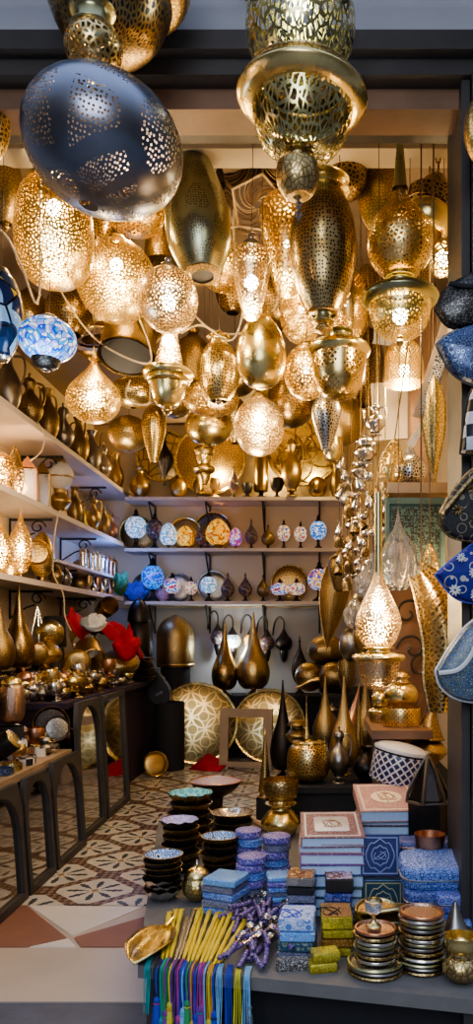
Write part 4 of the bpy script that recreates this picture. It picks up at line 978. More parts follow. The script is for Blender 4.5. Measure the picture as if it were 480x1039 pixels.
# upper back shelf
for tp, mt, nm, lb, ct, px, h, w in [
    ('vase', 'brass', 'brass_vase', 'squat brass vase at the left end of the upper back shelf', 'vase', 142, 30, 20),
    ('ball', 'brass_eng', 'brass_ball', 'engraved brass ball on the upper back shelf under the black spindle lantern', 'ball', 181, 20, 17),
    ('drop', 'dark_eng', 'drop_lamp', 'small dark drop lamp between the ball and the candle lamp, upper back shelf', 'lamp', 201, 28, 10),
    ('candle', 'brass', 'candle_lamp', 'glowing little brass candle lamp before the big gold tray', 'lamp', 218, 20, 14),
    ('drop', 'mos_dark', 'drop_lamp', 'dark speckled drop lamp right of the glowing candle lamp', 'lamp', 237, 34, 12),
    ('candle', 'iron', 'candle_stand', 'low black candle stand on the upper back shelf', 'candle stand', 251, 15, 14),
    ('goblet', 'black_metal', 'candle_stand', 'dark goblet shaped stand on the upper back shelf, below the round screen', 'candle stand', 281, 20, 14),
    ('ball', 'dots_dark', 'brass_ball', 'pierced dark ball lamp on the upper back shelf, right of the screen', 'ball', 322, 22, 19),
    ('vase', 'dark_brass', 'brass_vase', 'dark vase with feathery top at the right end of the upper back shelf', 'vase', 340, 34, 11)]:
    stand(tp, mt, nm, lb, ct, px, h, w, BU, 7.02, lit=5 if 'glowing' in lb else 0, lcol=(1, .7, .3))
add('column_lamp', 'dark pierced cylinder lamp on a flared foot, upper back shelf', 'lamp', 265, 458, 504, 15, 7.05, P_(('foot', 'foot', 1, 0, .18, 'black_metal'), ('shade', 'cyl', .95, .16, 1, 'dots_dark')), wire=False, base=BU)
add('ewer_lamp', 'large dark brass ewer with a pointed lid on the upper back shelf', 'jug', 296, 440, 504, 26, 6.98, [tuple('dark_brass' if e == '$' else e for e in p) for p in TPL['ewer']], wire=False, base=BU)
light('tray_glow', (WX(222, 7.05), 7.0, WZ(478, 7.0)), 12, (1, .68, .25), .05)
light('screen_fill', (WX(318, 6.9), 6.75, WZ(470, 6.9)), 5, (1, .72, .3), .05)  # added light in front of the screen, raises the glow of its backing
light('screen_glow', (WX(276, 7.05), 7.0, WZ(486, 7.0)), 8, (1, .68, .25), .05)
# middle back shelf
for tp, mt, nm, lb, px, h, w, lt_, lc in [
    ('mosaic', 'mos_white', 'mosaic_lamp', 'glowing pale blue mosaic lamp at the left end of the middle back shelf', 138, 42, 22, 2.5, (.7, .85, 1)),
    ('mosaic', 'mos_dark', 'mosaic_lamp', 'unlit dark mosaic lamp left of the white egg lamp', 157, 38, 18, 0, 0),
    ('egglamp', 'mos_white', 'egg_lamp', 'glowing white mosaic egg lamp on the middle back shelf', 171, 27, 18, 3, (1, .85, .6)),
    ('egglamp', 'mos_yellow', 'egg_lamp', 'smaller glowing amber egg lamp, left of the big amber one', 188, 24, 18, 3, (1, .6, .15)),
    ('drop', 'mos_dark', 'drop_lamp', 'dark lamp between the two amber egg lamps', 204, 27, 12, 0, 0),
    ('egglamp', 'mos_yellow', 'egg_lamp', 'larger glowing amber egg lamp near the middle of the back shelf', 221, 31, 25, 5, (1, .6, .15)),
    ('egglamp', 'mos_pink', 'egg_lamp', 'small glowing pink and violet lamp right of the big amber egg', 239, 22, 13, 1.5, (1, .6, .8)),
    ('drop', 'mos_dark', 'drop_lamp', 'dark blue drop lamp right of the pink lamp, middle back shelf', 255, 32, 13, 0, 0),
    ('drop', 'dark_eng', 'drop_lamp', 'dark engraved teardrop lamp in the middle of the middle back shelf', 272, 26, 14, 0, 0),
    ('mosaic', 'mos_warm', 'mosaic_lamp', 'glowing warm mosaic lamp, left of a matching pair on the middle back shelf', 288, 31, 13, 2, (1, .75, .45)),
    ('mosaic', 'mos_warm', 'mosaic_lamp', 'glowing warm mosaic lamp, right of a matching pair on the middle back shelf', 305, 29, 13, 2, (1, .75, .45)),
    ('mosaic', 'mos_blue', 'mosaic_lamp', 'glowing blue flowered mosaic lamp, rightmost on the middle back shelf', 323, 36, 17, 2, (.5, .7, 1))]:
    stand(tp, mt, nm, lb, 'lamp', px, h, w, BM, 7.08, lit=lt_*.6, lcol=lc)
disc('round_tray', 'dim round tray behind the pale blue mosaic lamp', 'tray', 139, 528, 36, 7.24, 'dark_brass', 'brass', 86, zb=BM)
disc('round_tray', 'round tray with a bright rim behind the two amber lamps', 'tray', 216, 530, 40, 7.24, 'steel_dark', 'brass', 86, zb=BM)
disc('round_tray', 'dull gold tray behind the smaller amber egg lamp', 'tray', 188, 532, 34, 7.24, 'brass', 'gold', 86, zb=BM)
# lowest back shelf
for tp, mt, nm, lb, px, h, w, lt_, lc in [
    ('mosaic', 'mos_deep', 'mosaic_lamp', 'glowing deep blue mosaic drum lamp at the left of the lowest back shelf', 155, 46, 23, 4, (.15, .3, 1)),
    ('mosaic', 'mos_multi', 'mosaic_lamp', 'glowing multicoloured mosaic lamp right of the deep blue one', 175, 30, 17, 2, (1, .8, .5)),
    ('mosaic', 'mos_warm', 'mosaic_lamp', 'small glowing orange mosaic lamp on the lowest back shelf', 194, 26, 12, 1.5, (1, .7, .4)),
    ('mosaic', 'mos_white', 'mosaic_lamp', 'glowing white mosaic lamp before a pale round plate, lowest back shelf', 212, 32, 16, 2, (.9, .95, 1)),
    ('drop', 'mos_dark', 'drop_lamp', 'first of three unlit dark drop lamps on the lowest back shelf', 231, 30, 14, 0, 0),
    ('drop', 'mos_dark', 'drop_lamp', 'second of three unlit dark drop lamps on the lowest back shelf', 249, 30, 14, 0, 0),
    ('drop', 'dark_eng', 'drop_lamp', 'third of three unlit dark drop lamps, nearest the glowing pair, lowest back shelf', 267, 28, 13, 0, 0),
    ('mosaic', 'mos_multi', 'mosaic_lamp', 'glowing mosaic lamp with yellow flowers before a round gold tray', 284, 24, 19, 3, (1, .85, .6)),
    ('mosaic', 'mos_warm', 'mosaic_lamp', 'glowing pale mosaic lamp right of the yellow flowered one', 301, 24, 18, 2, (1, .85, .6)),
    ('mosaic', 'mos_multi', 'mosaic_lamp', 'glowing white flowered mosaic lamp, rightmost on the lowest back shelf', 324, 42, 24, 3, (.9, .9, 1))]:
    stand(tp, mt, nm, lb, 'lamp', px, h, w, BL, 7.05, lit=lt_*.6, lcol=lc)
disc('round_tray', 'dark round plate behind the deep blue mosaic lamp', 'plate', 149, 580, 30, 7.25, 'dark_silver', 'dark_brass', 86, zb=BL)
disc('round_tray', 'pinkish round plate behind the multicoloured mosaic lamp', 'plate', 180, 588, 30, 7.25, 'silver_eng', 'silver', 86, zb=BL)
disc('round_tray', 'pale round plate behind the glowing white mosaic lamp', 'plate', 216, 588, 32, 7.25, 'silver_eng', 'silver', 86, zb=BL)
disc('round_tray', 'round gold tray behind the glowing flowered mosaic lamps', 'tray', 294, 588, 38, 7.22, 'tray_fine', 'gold', 86, zb=BL)
# crumpled cloths at the left corner
def crumple(name, label, px, py, w, h, d, mat, x=None, seed=0, z=None):
    import mathutils.noise as no
    m = MB(); k = d/F; n = 14; x = WX(px, d) if x is None else x; z = WZ(py+h/2, d) if z is None else z
    P = [(p[0], p[1]) for p in PROF['ball']]; m.lathe(P, 22)
    for i, v in enumerate(m.v):
        q = Vector(v); s = 1+.5*no.noise(Vector((q.x*2.1+seed, q.y*2.1, q.z*3)))+.22*no.noise(q*6+Vector((seed, 0, 0)))
        m.v[i] = (q.x*w*k/2*s, q.y*w*k/2.6*s, max(0, q.z*h*k*s))
    return solid(name, label, 'cloth', m, mat, (x, d, z))
crumple('folded_cloth', 'green cloth bundle at the far end of the lowest left shelf', 122, 592, 14, 20, 6.6, 'green_cloth', seed=1, z=ZL)
crumple('folded_cloth', 'blue cloth bundle at the left end of the lowest back shelf', 137, 598, 24, 18, 7.08, 'blue_cloth', seed=2, z=BL)
crumple('folded_cloth', 'pale pink cloth bundle between mosaic lamps on the lowest back shelf', 165, 604, 12, 12, 7.1, 'pink_cloth', seed=3, z=BL)
light('corner_blue', (WX(132, 6.6), 6.5, WZ(566, 6.5)), 5, (.12, .3, 1), .08)
# mosaic lanterns on swan-neck brackets below the back shelves
def swan(label, px, py, w, mat, lit, col=(1, 1, 1)):
    d = 7.2; k = d/F; x, z = WX(px, d), WZ(py, d)
    t = thing('swan_neck_lantern', label, 'lantern', (x, d, z-.16))
    hk = smooth([(-.1, .17, -.02), (-.11, .12, .2), (-.09, .06, .36), (-.04, 0, .42), (0, 0, .38), (0, 0, .28)], 5)
    link('bracket', MB().tube(hk, .008, 6).mesh('bracket', 'iron'), t)
    W = w*k
    link('shade', MB().lathe([(r*W/2, .10+zz*.15) for r, zz in PROF['oblate']], 22).mesh('shade', mat), t)
    link('cap', MB().lathe([(r*W*.4, .22+zz*.09) for r, zz in PROF['cone']], 16).mesh('cap', 'black_eng'), t)
    link('finial', MB().lathe([(r*W*.25, zz*.12) for r, zz in PROF['inv']], 14).mesh('finial', 'black_eng'), t)
    if lit: light('swan_light', (x, d-.12, z-.03), lit, col, .04)
swan('unlit dark glass lantern on a swan neck bracket, left of the glowing cyan one', 221, 648, 15, 'mos_dark', 0)
swan('glowing white and cyan lantern on a swan neck bracket under the back shelves', 236, 652, 17, 'mos_teal', 4, (.75, .9, 1))
swan('dim yellowish lantern on a swan neck bracket, right of the glowing cyan one', 255, 652, 15, 'mos_yellow', 1, (1, .8, .4))
swan('dark lantern on a swan neck bracket, second from the right under the back shelves', 271, 654, 15, 'mos_dark', 0)
swan('dark ribbed lantern on a swan neck bracket, farthest right under the back shelves', 288, 654, 17, 'black_eng', 0)
# ------------------------------------------------------------------ raised tier: big brass lanterns
def tier(px, X=-1.86): return X*F/(px-CX), X
ZTI = .86
for tp, mt, nm, lb, ct, px, h, w, X in [
    ('flask', 'dark_eng', 'flask_lantern', 'tall dark brass lantern cut by the left photo edge, under the lowest shelf', 'lantern', -2, 88, 34, -1.86),
    ('flask', 'dots_dark', 'flask_lantern', 'big tall brass lantern with a swelling body and thin neck, under the lowest left shelf', 'lantern', 19, 92, 32, -1.84),
    ('burner', 'brass', 'incense_burner', 'brass pot with a domed golden lid in front of the faceted drop lantern', 'pot', 46, 36, 34, -1.77)]:
    d, x = tier(px, X); stand(tp, mt, nm, lb, ct, px, h, w, ZTI, d, x)
def facet_drop(px, d, h, w, label):
    k = d/F; H, W = h*k, w*k/2
    t = thing('faceted_lantern', label, 'lantern', (WX(px, d), d, ZTI))
    link('body', MB().lathe([(W*.3, 0), (W*.8, H*.16), (W, H*.36), (W*.42, H*.74), (.004, H)], 6).mesh('body', 'dark_silver', 5), t)
    e = MB()
    for i in range(6):
        a = 2*PI*i/6; c, s = math.cos(a), math.sin(a)
        e.tube([(W*.3*c, W*.3*s, 0), (W*.8*c, W*.8*s, H*.16), (W*c, W*s, H*.36), (W*.42*c, W*.42*s, H*.74), (0, 0, H)], .004, 5)
    link('edges', e.mesh('edges', 'silver'), t)
facet_drop(38, tier(38)[0], 66, 21, 'silver edged faceted drop lantern standing between brass lanterns at left')
def lying(name, label, cat, px, py, w, d, X, depth, mat, prof='bowl', yaw=35, tilt=82, rim=None):
    """a bowl, drum or cup turned on its side, mouth or bottom toward the street"""
    k = d/F; R_ = w*k/2; x = WX(px, d) if X is None else X
    t = thing(name, label, cat, (x, d, WZ(py, d)-R_), (0, 0, math.radians(yaw)))
    rot = (math.radians(tilt), 0, 0); L = depth*k
    P = [(r*R_, z*L-L/2) for r, z in PROF[prof]]
    link('body', MB().lathe(P, 28).mesh('body', mat), t, (0, 0, R_), rot)
    link('rim', MB().lathe([(R_*.98, L/2-.006), (R_*1.03, L/2), (R_*.98, L/2+.006)], 28).mesh('rim', rim or mat), t, (0, 0, R_), rot)
    return t
dm = lambda px: tier(px)[0]
lying('brass_bowl', 'large shiny brass bowl turned bottom out beside the red scarf', 'bowl', 63, 644, 28, 5.15, -1.78, 12, 'gold', 'globe', 20, -75)
lying('brass_bowl', 'engraved brass bowl turned bottom out below the shiny one', 'bowl', 59, 664, 24, 4.85, -1.76, 10, 'brass_eng', 'globe', 20, -75)
lying('brass_bowl', 'engraved brass bowl turned bottom out, rightmost of three at left', 'bowl', 83, 674, 27, 5.0, -1.55, 10, 'brass_eng', 'globe', 15, -75)
lying('brass_drum', 'nested brass cups lying on their side, larger one, below the red scarf', 'cup', 96, 664, 27, 5.45, -1.6, 24, 'brass', 'cyl', 30, 120)
lying('brass_drum', 'smaller brass cup lying on its side just above the nested cups', 'cup', 93, 648, 25, 5.7, -1.72, 16, 'brass_eng', 'cyl', 30, 120)
lying('brass_cup', 'brass goblet tipped over on the upper right of the red scarf', 'cup', 116, 618, 19, 6.3, -1.72, 22, 'brass', 'cup', 40, 70)
add('brass_bowl', 'long oval brass bowl on the rear counter below the red scarf', 'bowl', 121, 664, 690, 41, 5.75, P_(('body', 'oblate', 1, 0, 1, 'brass'), ('mouth', 'plate_ring', .8, .7, .85, 'gold')), wire=False, base=.80, lean=20)
solid('felt_hat', 'dark felt fez shaped hat under the lowest left shelf', 'hat', MB().lathe([(.001, 0), (.082, 0), (.084, .02), (.072, .2), (.066, .215), (.001, .22)], 28), 'black_cloth', (WX(55, 5.35), 5.35, 1.02))
add('hat_stand', 'dark plinth under the felt hat', 'stand', 55, 0, 23, 20, 5.35, P_(('post', 'cyl', 1, 0, 1, 'dark_wood'),), wire=False, base=.86)
def scarf():
    import mathutils.noise as no
    d0 = 5.55; m = MB(); n1, n2 = 40, 14
    path = smooth([(72, 618), (86, 634), (100, 630), (114, 634), (125, 646), (130, 664)], 8)[:40]
    b = (WX(100, d0), d0, WZ(640, d0))
    for i, (x, y) in enumerate(path):
        for j in range(n2):
            v = (j/(n2-1)-.5)
            q = no.noise(Vector((i*.22, j*.5, 0)))*.6
            m.v.append((WX(x+q*4, d0)-b[0]+v*.06, v*.24+q*.05+i*.006, WZ(y+q*7, d0)-b[2]-abs(v)*.16+.028*math.sin(j*1.3+i*.45)))
    for i in range(len(path)-1):
        for j in range(n2-1):
            m.f.append([i*n2+j, i*n2+j+1, (i+1)*n2+j+1, (i+1)*n2+j]); m.k.append(0); m.u += [(0, 0)]*4
    o = solid('red_scarf', 'crumpled bright red scarf draped over the brass at left, under the lowest shelf', 'scarf', m, 'red_cloth', b)
    s = o.modifiers.new('s', 'SOLIDIFY'); s.thickness = .012; s = o.modifiers.new('d', 'SUBSURF'); s.levels = s.render_levels = 1
scarf()
crumple('red_scarf', 'bunched red scarf end hanging beside the oval brass bowl', 128, 656, 24, 30, 5.5, 'red_cloth', seed=5)
crumple('wrapping_paper', 'white crumpled sheet of paper lying on the red scarf', 95, 633, 24, 17, 5.36, 'white_paper', seed=9)
add('mask_chair', 'black carved stool back with pierced ovals, dark in the rear left corner', 'chair', 141, 606, 687, 29, 6.6, P_(('body', 'barrel', 1, 0, .75, 'black_metal', {'n': 12}), ('crest', 'dome', .8, .7, 1, 'black_metal', {'n': 12})), wire=False, base=.741)
t = thing('plate_stack', 'stack of flat dark plates beside the black stool back', 'plates', (WX(141, 6.1), 6.1, .74))
for i in range(9): link('plate', MB().lathe([(.001, 0), (.09, 0), (.135, .018), (.13, .02), (.001, .008)], 24).mesh('plate', 'dark_brass' if i % 3 else 'silver'), t, (.008*math.sin(i*2), .006*math.cos(i*3), i*.021))
# trinkets piled on the rear counter and the slope in front of the tier
def trinket(i, px, py, d, s, kind, mat, label, nm, ct, group=None):
    t_ = {'pot': 'pot', 'burner': 'burner', 'cup': 'cup', 'goblet': 'goblet', 'ball': 'ball', 'ewer': 'ewer', 'mini': 'mini'}[kind]
    z = max(.741, WZ(py, d))
    return stand(t_, mat, nm, label, ct, px, s*(1.15 if kind in ('pot', 'burner', 'goblet', 'ewer', 'mini') else .62), s, z, d, segs=20, group=group, yaw=i*50, tilt=random.uniform(-14, 14))
names = {'pot': ('sugar_pot', 'lidded pot', 'pot'), 'burner': ('incense_burner', 'incense burner', 'pot'), 'cup': ('small_bowl', 'little bowl', 'bowl'),
         'goblet': ('small_goblet', 'little goblet', 'cup'), 'ewer': ('small_teapot', 'little teapot', 'teapot')}
mname = {'silver': 'silver', 'gold': 'gold', 'brass': 'brass', 'copper': 'copper', 'dark_silver': 'pewter'}
rowA = [('pot', 'silver', 66, 704, 20), ('cup', 'gold', 60, 715, 19), ('ewer', 'silver', 78, 700, 16), ('pot', 'brass', 86, 705, 17), ('cup', 'silver', 75, 713, 18), ('burner', 'silver', 92, 697, 15),
        ('ewer', 'silver', 100, 703, 15), ('cup', 'brass', 108, 690, 16), ('pot', 'silver', 104, 697, 13), ('goblet', 'brass', 113, 696, 12), ('pot', 'silver', 96, 710, 14), ('cup', 'gold', 84, 716, 15),
        ('goblet', 'gold', 119, 700, 10), ('ewer', 'silver', 108, 706, 12), ('cup', 'silver', 122, 694, 12), ('pot', 'brass', 131, 688, 11), ('goblet', 'brass', 138, 690, 10), ('cup', 'brass', 145, 686, 12),
        ('pot', 'silver', 114, 689, 10), ('cup', 'silver', 128, 698, 9), ('ewer', 'brass', 124, 686, 11), ('goblet', 'silver', 134, 696, 8), ('cup', 'copper', 150, 690, 9)]
ords = ['first', 'second', 'third', 'fourth', 'fifth', 'sixth', 'seventh', 'eighth', 'ninth', 'tenth', 'eleventh', 'twelfth', 'thirteenth', 'fourteenth', 'fifteenth', 'sixteenth', 'seventeenth', 'eighteenth', 'nineteenth', 'twentieth']
rT = random.Random(11)
PL = []
for q in range(88):
    px = rT.uniform(20, 150); yc = 712-max(0, px-46)*.22; kd = rT.choice(('pot', 'cup', 'ewer', 'burner', 'goblet', 'cup')); mt = rT.choice(('silver', 'silver', 'gold', 'brass', 'copper', 'dark_silver'))
    rowA.append((kd, mt, px, yc+rT.uniform(-9, 12), rT.uniform(15, 23)*(1-max(0, px-46)*.0042)))
rowA.sort(key=lambda r: r[2]); seen = {}
tot = {}
for r in rowA: tot[r[:2]] = tot.get(r[:2], 0)+1
for i, (kd, mt, px, py, s) in enumerate(rowA):
    X = -1.42-.26*((i*37) % 17)/17; d = min(max(X*F/(px-CX), 4.2), 6.3); kk = (kd, mt); seen[kk] = seen.get(kk, -1)+1
    n3 = names[kd]; which = ('' if tot[kk] == 1 else ', %s from the left of such' % ords[seen[kk]])
    for q in range(40):
        R1 = s*d/F*.45; z1 = max(.741, WZ(py, d))
        if all((WX(px, d)-o[0])**2+(d-o[1])**2+(z1-o[2])**2 > (.85*(R1+o[3]))**2 for o in PL): break
        X = rT.uniform(-1.68, -1.38); d = min(max(X*F/(px-CX), 4.2), 6.5); py = 712-max(0, px-46)*.22+rT.uniform(-12, 12)
    PL.append((WX(px, d), d, z1, R1))
    zz = .74 if py > CY+(CH-.74)*F/d-8 else None
    r = trinket(i, px, py, d, s, kd, mt, '%s %s in the heap on the rear counter%s' % (mname[mt], n3[1], which), n3[0], n3[2], 'small metalware heaped on the rear counter')
# near low counter
ZC = .5
def nc(py, z=ZC): return td(py, z)
def near(tp, mt, nm, lb, ct, px, yb, h, w, lit=0, z=ZC, **k): d = td(yb, z); return stand(tp, mt, nm, lb, ct, px, h, w, z, d, min(WX(px, d), -1.31-w*d/F/2), segs=26, **k)
add('glass_jar', 'glittering amber glass jar with a gold top at the left photo edge', 'jar', 12, 686, 735, 26, 3.75, P_(('body', 'jar', 1, 0, .86, 'copper_eng'), ('lid', 'dome', .8, .84, 1, 'gold')), wire=False)
add('jar_stand', 'dark block under the glittering amber jar', 'stand', 12, 735, 768, 24, 3.75, P_(('body', 'cyl', 1, 0, 1, 'black_cloth'),), wire=False, base=.5)
near('burner', 'brass', 'incense_burner', 'tall domed brass incense burner on a stem, on the low counter', 'pot', 35, 756, 56, 23)
near('goblet', 'copper', 'copper_goblet', 'engraved copper bowl on a foot beneath the domed burner', 'cup', 36, 764, 26, 23)
disc('silver_plate', 'round silver plate with a swirl ornament standing upright on the low counter', 'plate', 58, 739, 25, 3.95, 'swirl_silver', 'dark_silver', 78, 25)
disc('brass_plate', 'larger dark ringed plate standing behind the silver swirl plate', 'plate', 52, 735, 36, 4.02, 'black_eng', 'brass', 80, 20)
near('pot', 'ceramic_white', 'ceramic_tagine', 'white glazed tagine with a conical lid at the left of the low counter', 'pot', 17, 765, 34, 23)
near('cup', 'ceramic_white', 'ceramic_bowl', 'white glazed bowl under the white tagine', 'bowl', 16, 772, 22, 22)
add('round_box', 'dark round box lid showing a yellow face at the left photo edge', 'box', 3, 744, 770, 24, 3.3, P_(('side', 'drum', 1, 0, 1, 'black_metal'), ('face', 'drum', .9, .9, 1.03, 'gold')), wire=False, tilt=55)
near('cup', 'silver', 'silver_bowl', 'small silver bowl right of the silver swirl plate on the low counter', 'bowl', 55, 764, 10, 15)
near('ewer', 'copper', 'small_teapot', 'little copper figure of a teapot at the end of the low counter', 'teapot', 70, 756, 20, 9)
near('pot', 'dark_silver', 'sugar_pot', 'pewter pot between the copper bowl and the silver plate', 'pot', 46, 766, 22, 15)
def ring_thing(label, px, yb, w, h, mat, tilt=0, z=ZC):
    d = td(yb, z); k = d/F; R_ = w*k/2; H = h*k
    return solid('bracelet', label, 'bracelet', MB().lathe([(R_*.86, 0), (R_, .002), (R_*1.02, H/2), (R_, H), (R_*.86, H), (R_*.84, H/2), (R_*.86, 0)], 32), mat, (min(WX(px, d), -1.305-R_), d, z), (math.radians(tilt), 0, 0))
for px, yb, w, h, mt, lb in [(8, 796, 26, 9, 'bracelet_dark', 'thick black and white studded bangle nearest the street on the low counter'), (10, 786, 24, 7, 'sequin_blue', 'bluish beaded bangle lying behind the studded one'),
    (21, 782, 20, 8, 'gold_eng', 'carved gold bangle on the low counter edge'), (25, 774, 22, 8, 'copper_eng', 'carved copper bangle beside the white bowl'), (34, 776, 18, 8, 'chequer', 'black and white chequered bangle at the counter edge'), (2, 806, 26, 8, 'gold_eng', 'gold bangle cut by the left photo edge on the low counter'),
    (30, 768, 17, 7, 'silver_eng', 'silver carved bangle beneath the copper goblet'), (39, 768, 14, 9, 'ceramic_white', 'plain white bangle on the low counter')]:
    ring_thing(lb, px, yb, w, h, mt)
rB = random.Random(3)
extra = [('cup', 'brass', 'brass bowl'), ('pot', 'silver', 'silver lidded pot'), ('burner', 'brass', 'brass incense burner'), ('goblet', 'silver', 'silver goblet'), ('cup', 'copper_eng', 'carved copper bowl'), ('pot', 'copper', 'copper lidded pot')]
where = ['nearest the street', 'second from the street', 'third from the street', 'fourth from the street']
for i in range(18):
    tp, mt, nm = extra[i % 6]; yb = 766+i*2.6-(i % 3)*7; d = td(yb, ZC); px = CX+(-1.42-.1*(i % 4))*F/d
    if px < -6: continue
    stand(tp, mt, 'small_'+('bowl' if tp == 'cup' else tp if tp != 'burner' else 'incense_burner'), '%s at the back of the low counter, %s' % (nm, where[3-i//6]), 'bowl' if tp == 'cup' else 'pot', px, 24 if tp != 'cup' else 12, 19, ZC, d, segs=22)
# ------------------------------------------------------------------ rear floor
disc('round_tray', 'huge round gold tray engraved with overlapping rings leaning at the rear left', 'tray', 200, 727, 82, 6.62, 'tray_rings', 'gold', 80, 10, zb=0)
disc('round_tray', 'huge round gold tray behind the wooden frame, leaning at the rear', 'tray', 273, 739, 74, 6.7, 'tray_rings', 'gold', 80, zb=0)
disc('brass_plate', 'small brass plate leaning by the purple cloth on the floor', 'plate', 158, 764, 26, 6.0, 'brass_eng', 'gold', 72, 30, zb=0)
def wood_frame():
    d = 6.3; k = d/F; W, H = 54*k/2, 62*k; b = 9*k
    t = thing('picture_frame', 'bare wooden rectangular frame standing on the floor before a gold tray', 'frame', (WX(249, d), d, 0), (math.radians(-6), 0, math.radians(-6)))
    for nm, bx in (('stile', (-W, -W+b, 0, H)), ('stile', (W-b, W, 0, H)), ('rail', (-W+b, W-b, H-b, H)), ('rail', (-W+b, W-b, b*.3, b*.9))):
        link(nm, MB().box(bx[0], bx[1], -.02, .02, bx[2], bx[3]).mesh(nm, 'raw_wood'), t)
wood_frame()
m = MB(); m.v = [(-.16, 0, .004), (.1, -.1, .004), (.16, .02, .05), (-.02, .14, .12)]; m.f = [[0, 1, 2, 3]]; m.u = [(0, 0)]*4; m.k = [0]
o = solid('red_cloth', 'red cloth lying on the tiles left of the wooden frame', 'cloth', m, 'red_cloth', (WX(211, 6.3), 6.3, 0)); o.modifiers.new('s', 'SOLIDIFY').thickness = .01
stand('flask', 'dots_dark', 'flask_lantern', 'tall dark teardrop lantern behind the big tray, left of a matching taller one', 'lantern', 228, 76, 27, .56, 6.98)
stand('flask', 'brass', 'flask_lantern', 'taller dark teardrop lantern with a needle neck, between the two big trays', 'lantern', 257, 84, 34, .56, 6.98)
add('brass_shield', 'domed brass tray with an arched handle leaning in the rear left corner', 'tray', 178, 624, 677, 38, 6.95, P_(('body', 'drum', 1, 0, .6, 'dark_eng'), ('dome', 'dome', 1, .55, 1, 'dark_brass'), ('foot_ring', 'plate_ring', 1.03, 0, .1, 'brass')), wire=False, base=.816)
add('tray_stand', 'dark block under the domed brass tray', 'stand', 178, 0, 28, 30, 6.95, P_(('body', 'cyl', 1, 0, 1, 'black_cloth'),), wire=False, base=.561)
stand('drop', 'black_eng', 'table_lantern', 'slim dark spindle lantern on the back bench, right of the swan neck row', 'lantern', 304, 60, 16, .56, 7.1)
def case():
    d = 6.3; t = thing('instrument_case', 'black leather instrument case leaning diagonally before the big tray', 'case', (WX(168, d), d, .55), (0, math.radians(-28), 0))
    H, W = .5, .085
    P = smooth([(-W*.5, 0), (-W, H*.15), (-W*.9, H*.4), (-W*.3, H*.8), (-W*.25, H), (W*.25, H), (W*.3, H*.8), (W*.9, H*.4), (W, H*.15), (W*.5, 0)], 3)
    link('case_body', MB().poly(P, -.05, .05).mesh('case_body', 'black_plastic'), t)
    link('clasp', MB().box(-.03, .03, -.056, -.05, .08, .1).mesh('clasp', 'silver'), t); link('clasp', MB().box(-.02, .02, -.056, -.05, .3, .32).mesh('clasp', 'silver'), t)
case()
add('case_stand', 'dark plinth under the black instrument case', 'stand', 172, 0, 68, 30, 6.35, P_(('body', 'cyl', 1, 0, 1, 'black_cloth'),), wire=False, base=0)
stand('flask', 'black_eng', 'spire_bottle', 'tall dark pierced spire bottle standing on the floor right of the wooden frame', 'lantern', 287, 98, 26, 0, 6.0)
add('cone_lantern', 'slender gold pierced cone lantern in front of the wooden frame', 'lantern', 269, 746, 816, 15, 4.6, P_(('foot', 'neck', 1, 0, .12, 'brass'), ('shade', 'cone', .96, .1, .94, 'lace_gold_shut'), ('tip', 'tip', .24, .92, 1, 'brass')), wire=False, base=.0+.13)
add('cone_stand', 'small dark block under the slender gold cone lantern', 'stand', 269, 0, 22, 18, 4.6, P_(('body', 'cyl', 1, 0, 1, 'black_cloth'),), wire=False, base=0)
# ------------------------------------------------------------------ right side
ZB1, ZB2 = .35, .65
add('pierced_pot', 'shining gold pierced pot with an open mouth behind the book stacks', 'pot', 313, 764, 806, 44, 3.95, P_(('body', 'jar', 1, 0, .95, 'lace_gold_shut', {'n': 36}), ('rim', 'plate_ring', .76, .92, 1, 'gold')), wire=False, base=ZB1)
add('brass_jug', 'gold tapered jug with a flaring rim behind the blue coasters', 'jug', 285, 794, 852, 40, 3.45, P_(('body', 'vase_low', 1, 0, .62, 'gold'), ('collar', 'neck', .8, .56, .72, 'brass'), ('mouth', 'cup', .92, .62, 1, 'brass')), wire=False, base=ZT)
def rt(tp, mt, nm, lb, ct, px, h, w, z, d, **k): return stand(tp, mt, nm, lb, ct, px, h, w, z, d, segs=26, **k)
rt('flask', 'brass_eng', 'cone_lantern', 'tall engraved brass cone lantern behind the blue and white lattice bowl', 'lantern', 349, 100, 29, ZB1, 4.15)
rt('bottle', 'black_eng', 'spire_bottle', 'slim dark spire bottle right of the tall brass cone lantern', 'lantern', 381, 88, 22, ZB1, 4.3)
rt('bottle', 'gold', 'candle_holder', 'thin bright gold candle holder behind the pierced pot', 'candle holder', 311, 70, 8, ZB1, 4.5)
rt('bottle', 'brass', 'candle_holder', 'thin brass candle holder right of the tall brass cone lantern', 'candle holder', 364, 84, 9, ZB1, 4.4)
rt('ewer', 'dark_silver', 'metal_ewer', 'dark pewter ewer with a fat body before the tall cone lantern', 'jug', 344, 58, 28, ZB1, 3.92)
rt('flask', 'dark_brass', 'cone_lantern', 'dark brass cone lantern behind the thin brass candle holder', 'lantern', 371, 92, 24, ZB1, 4.7)
rt('flask', 'dark_eng', 'cone_lantern', 'dim engraved cone lantern at the back of the right bench', 'lantern', 330, 78, 26, ZB1, 4.9)
rt('pot', 'dark_brass', 'sugar_pot', 'dark brass lidded pot at the back left of the right bench', 'pot', 302, 32, 24, ZB1, 5.2)
rt('vase', 'black_metal', 'metal_vase', 'black vase on the right bench beside the lattice bowl', 'vase', 372, 36, 28, ZB1, 3.95)
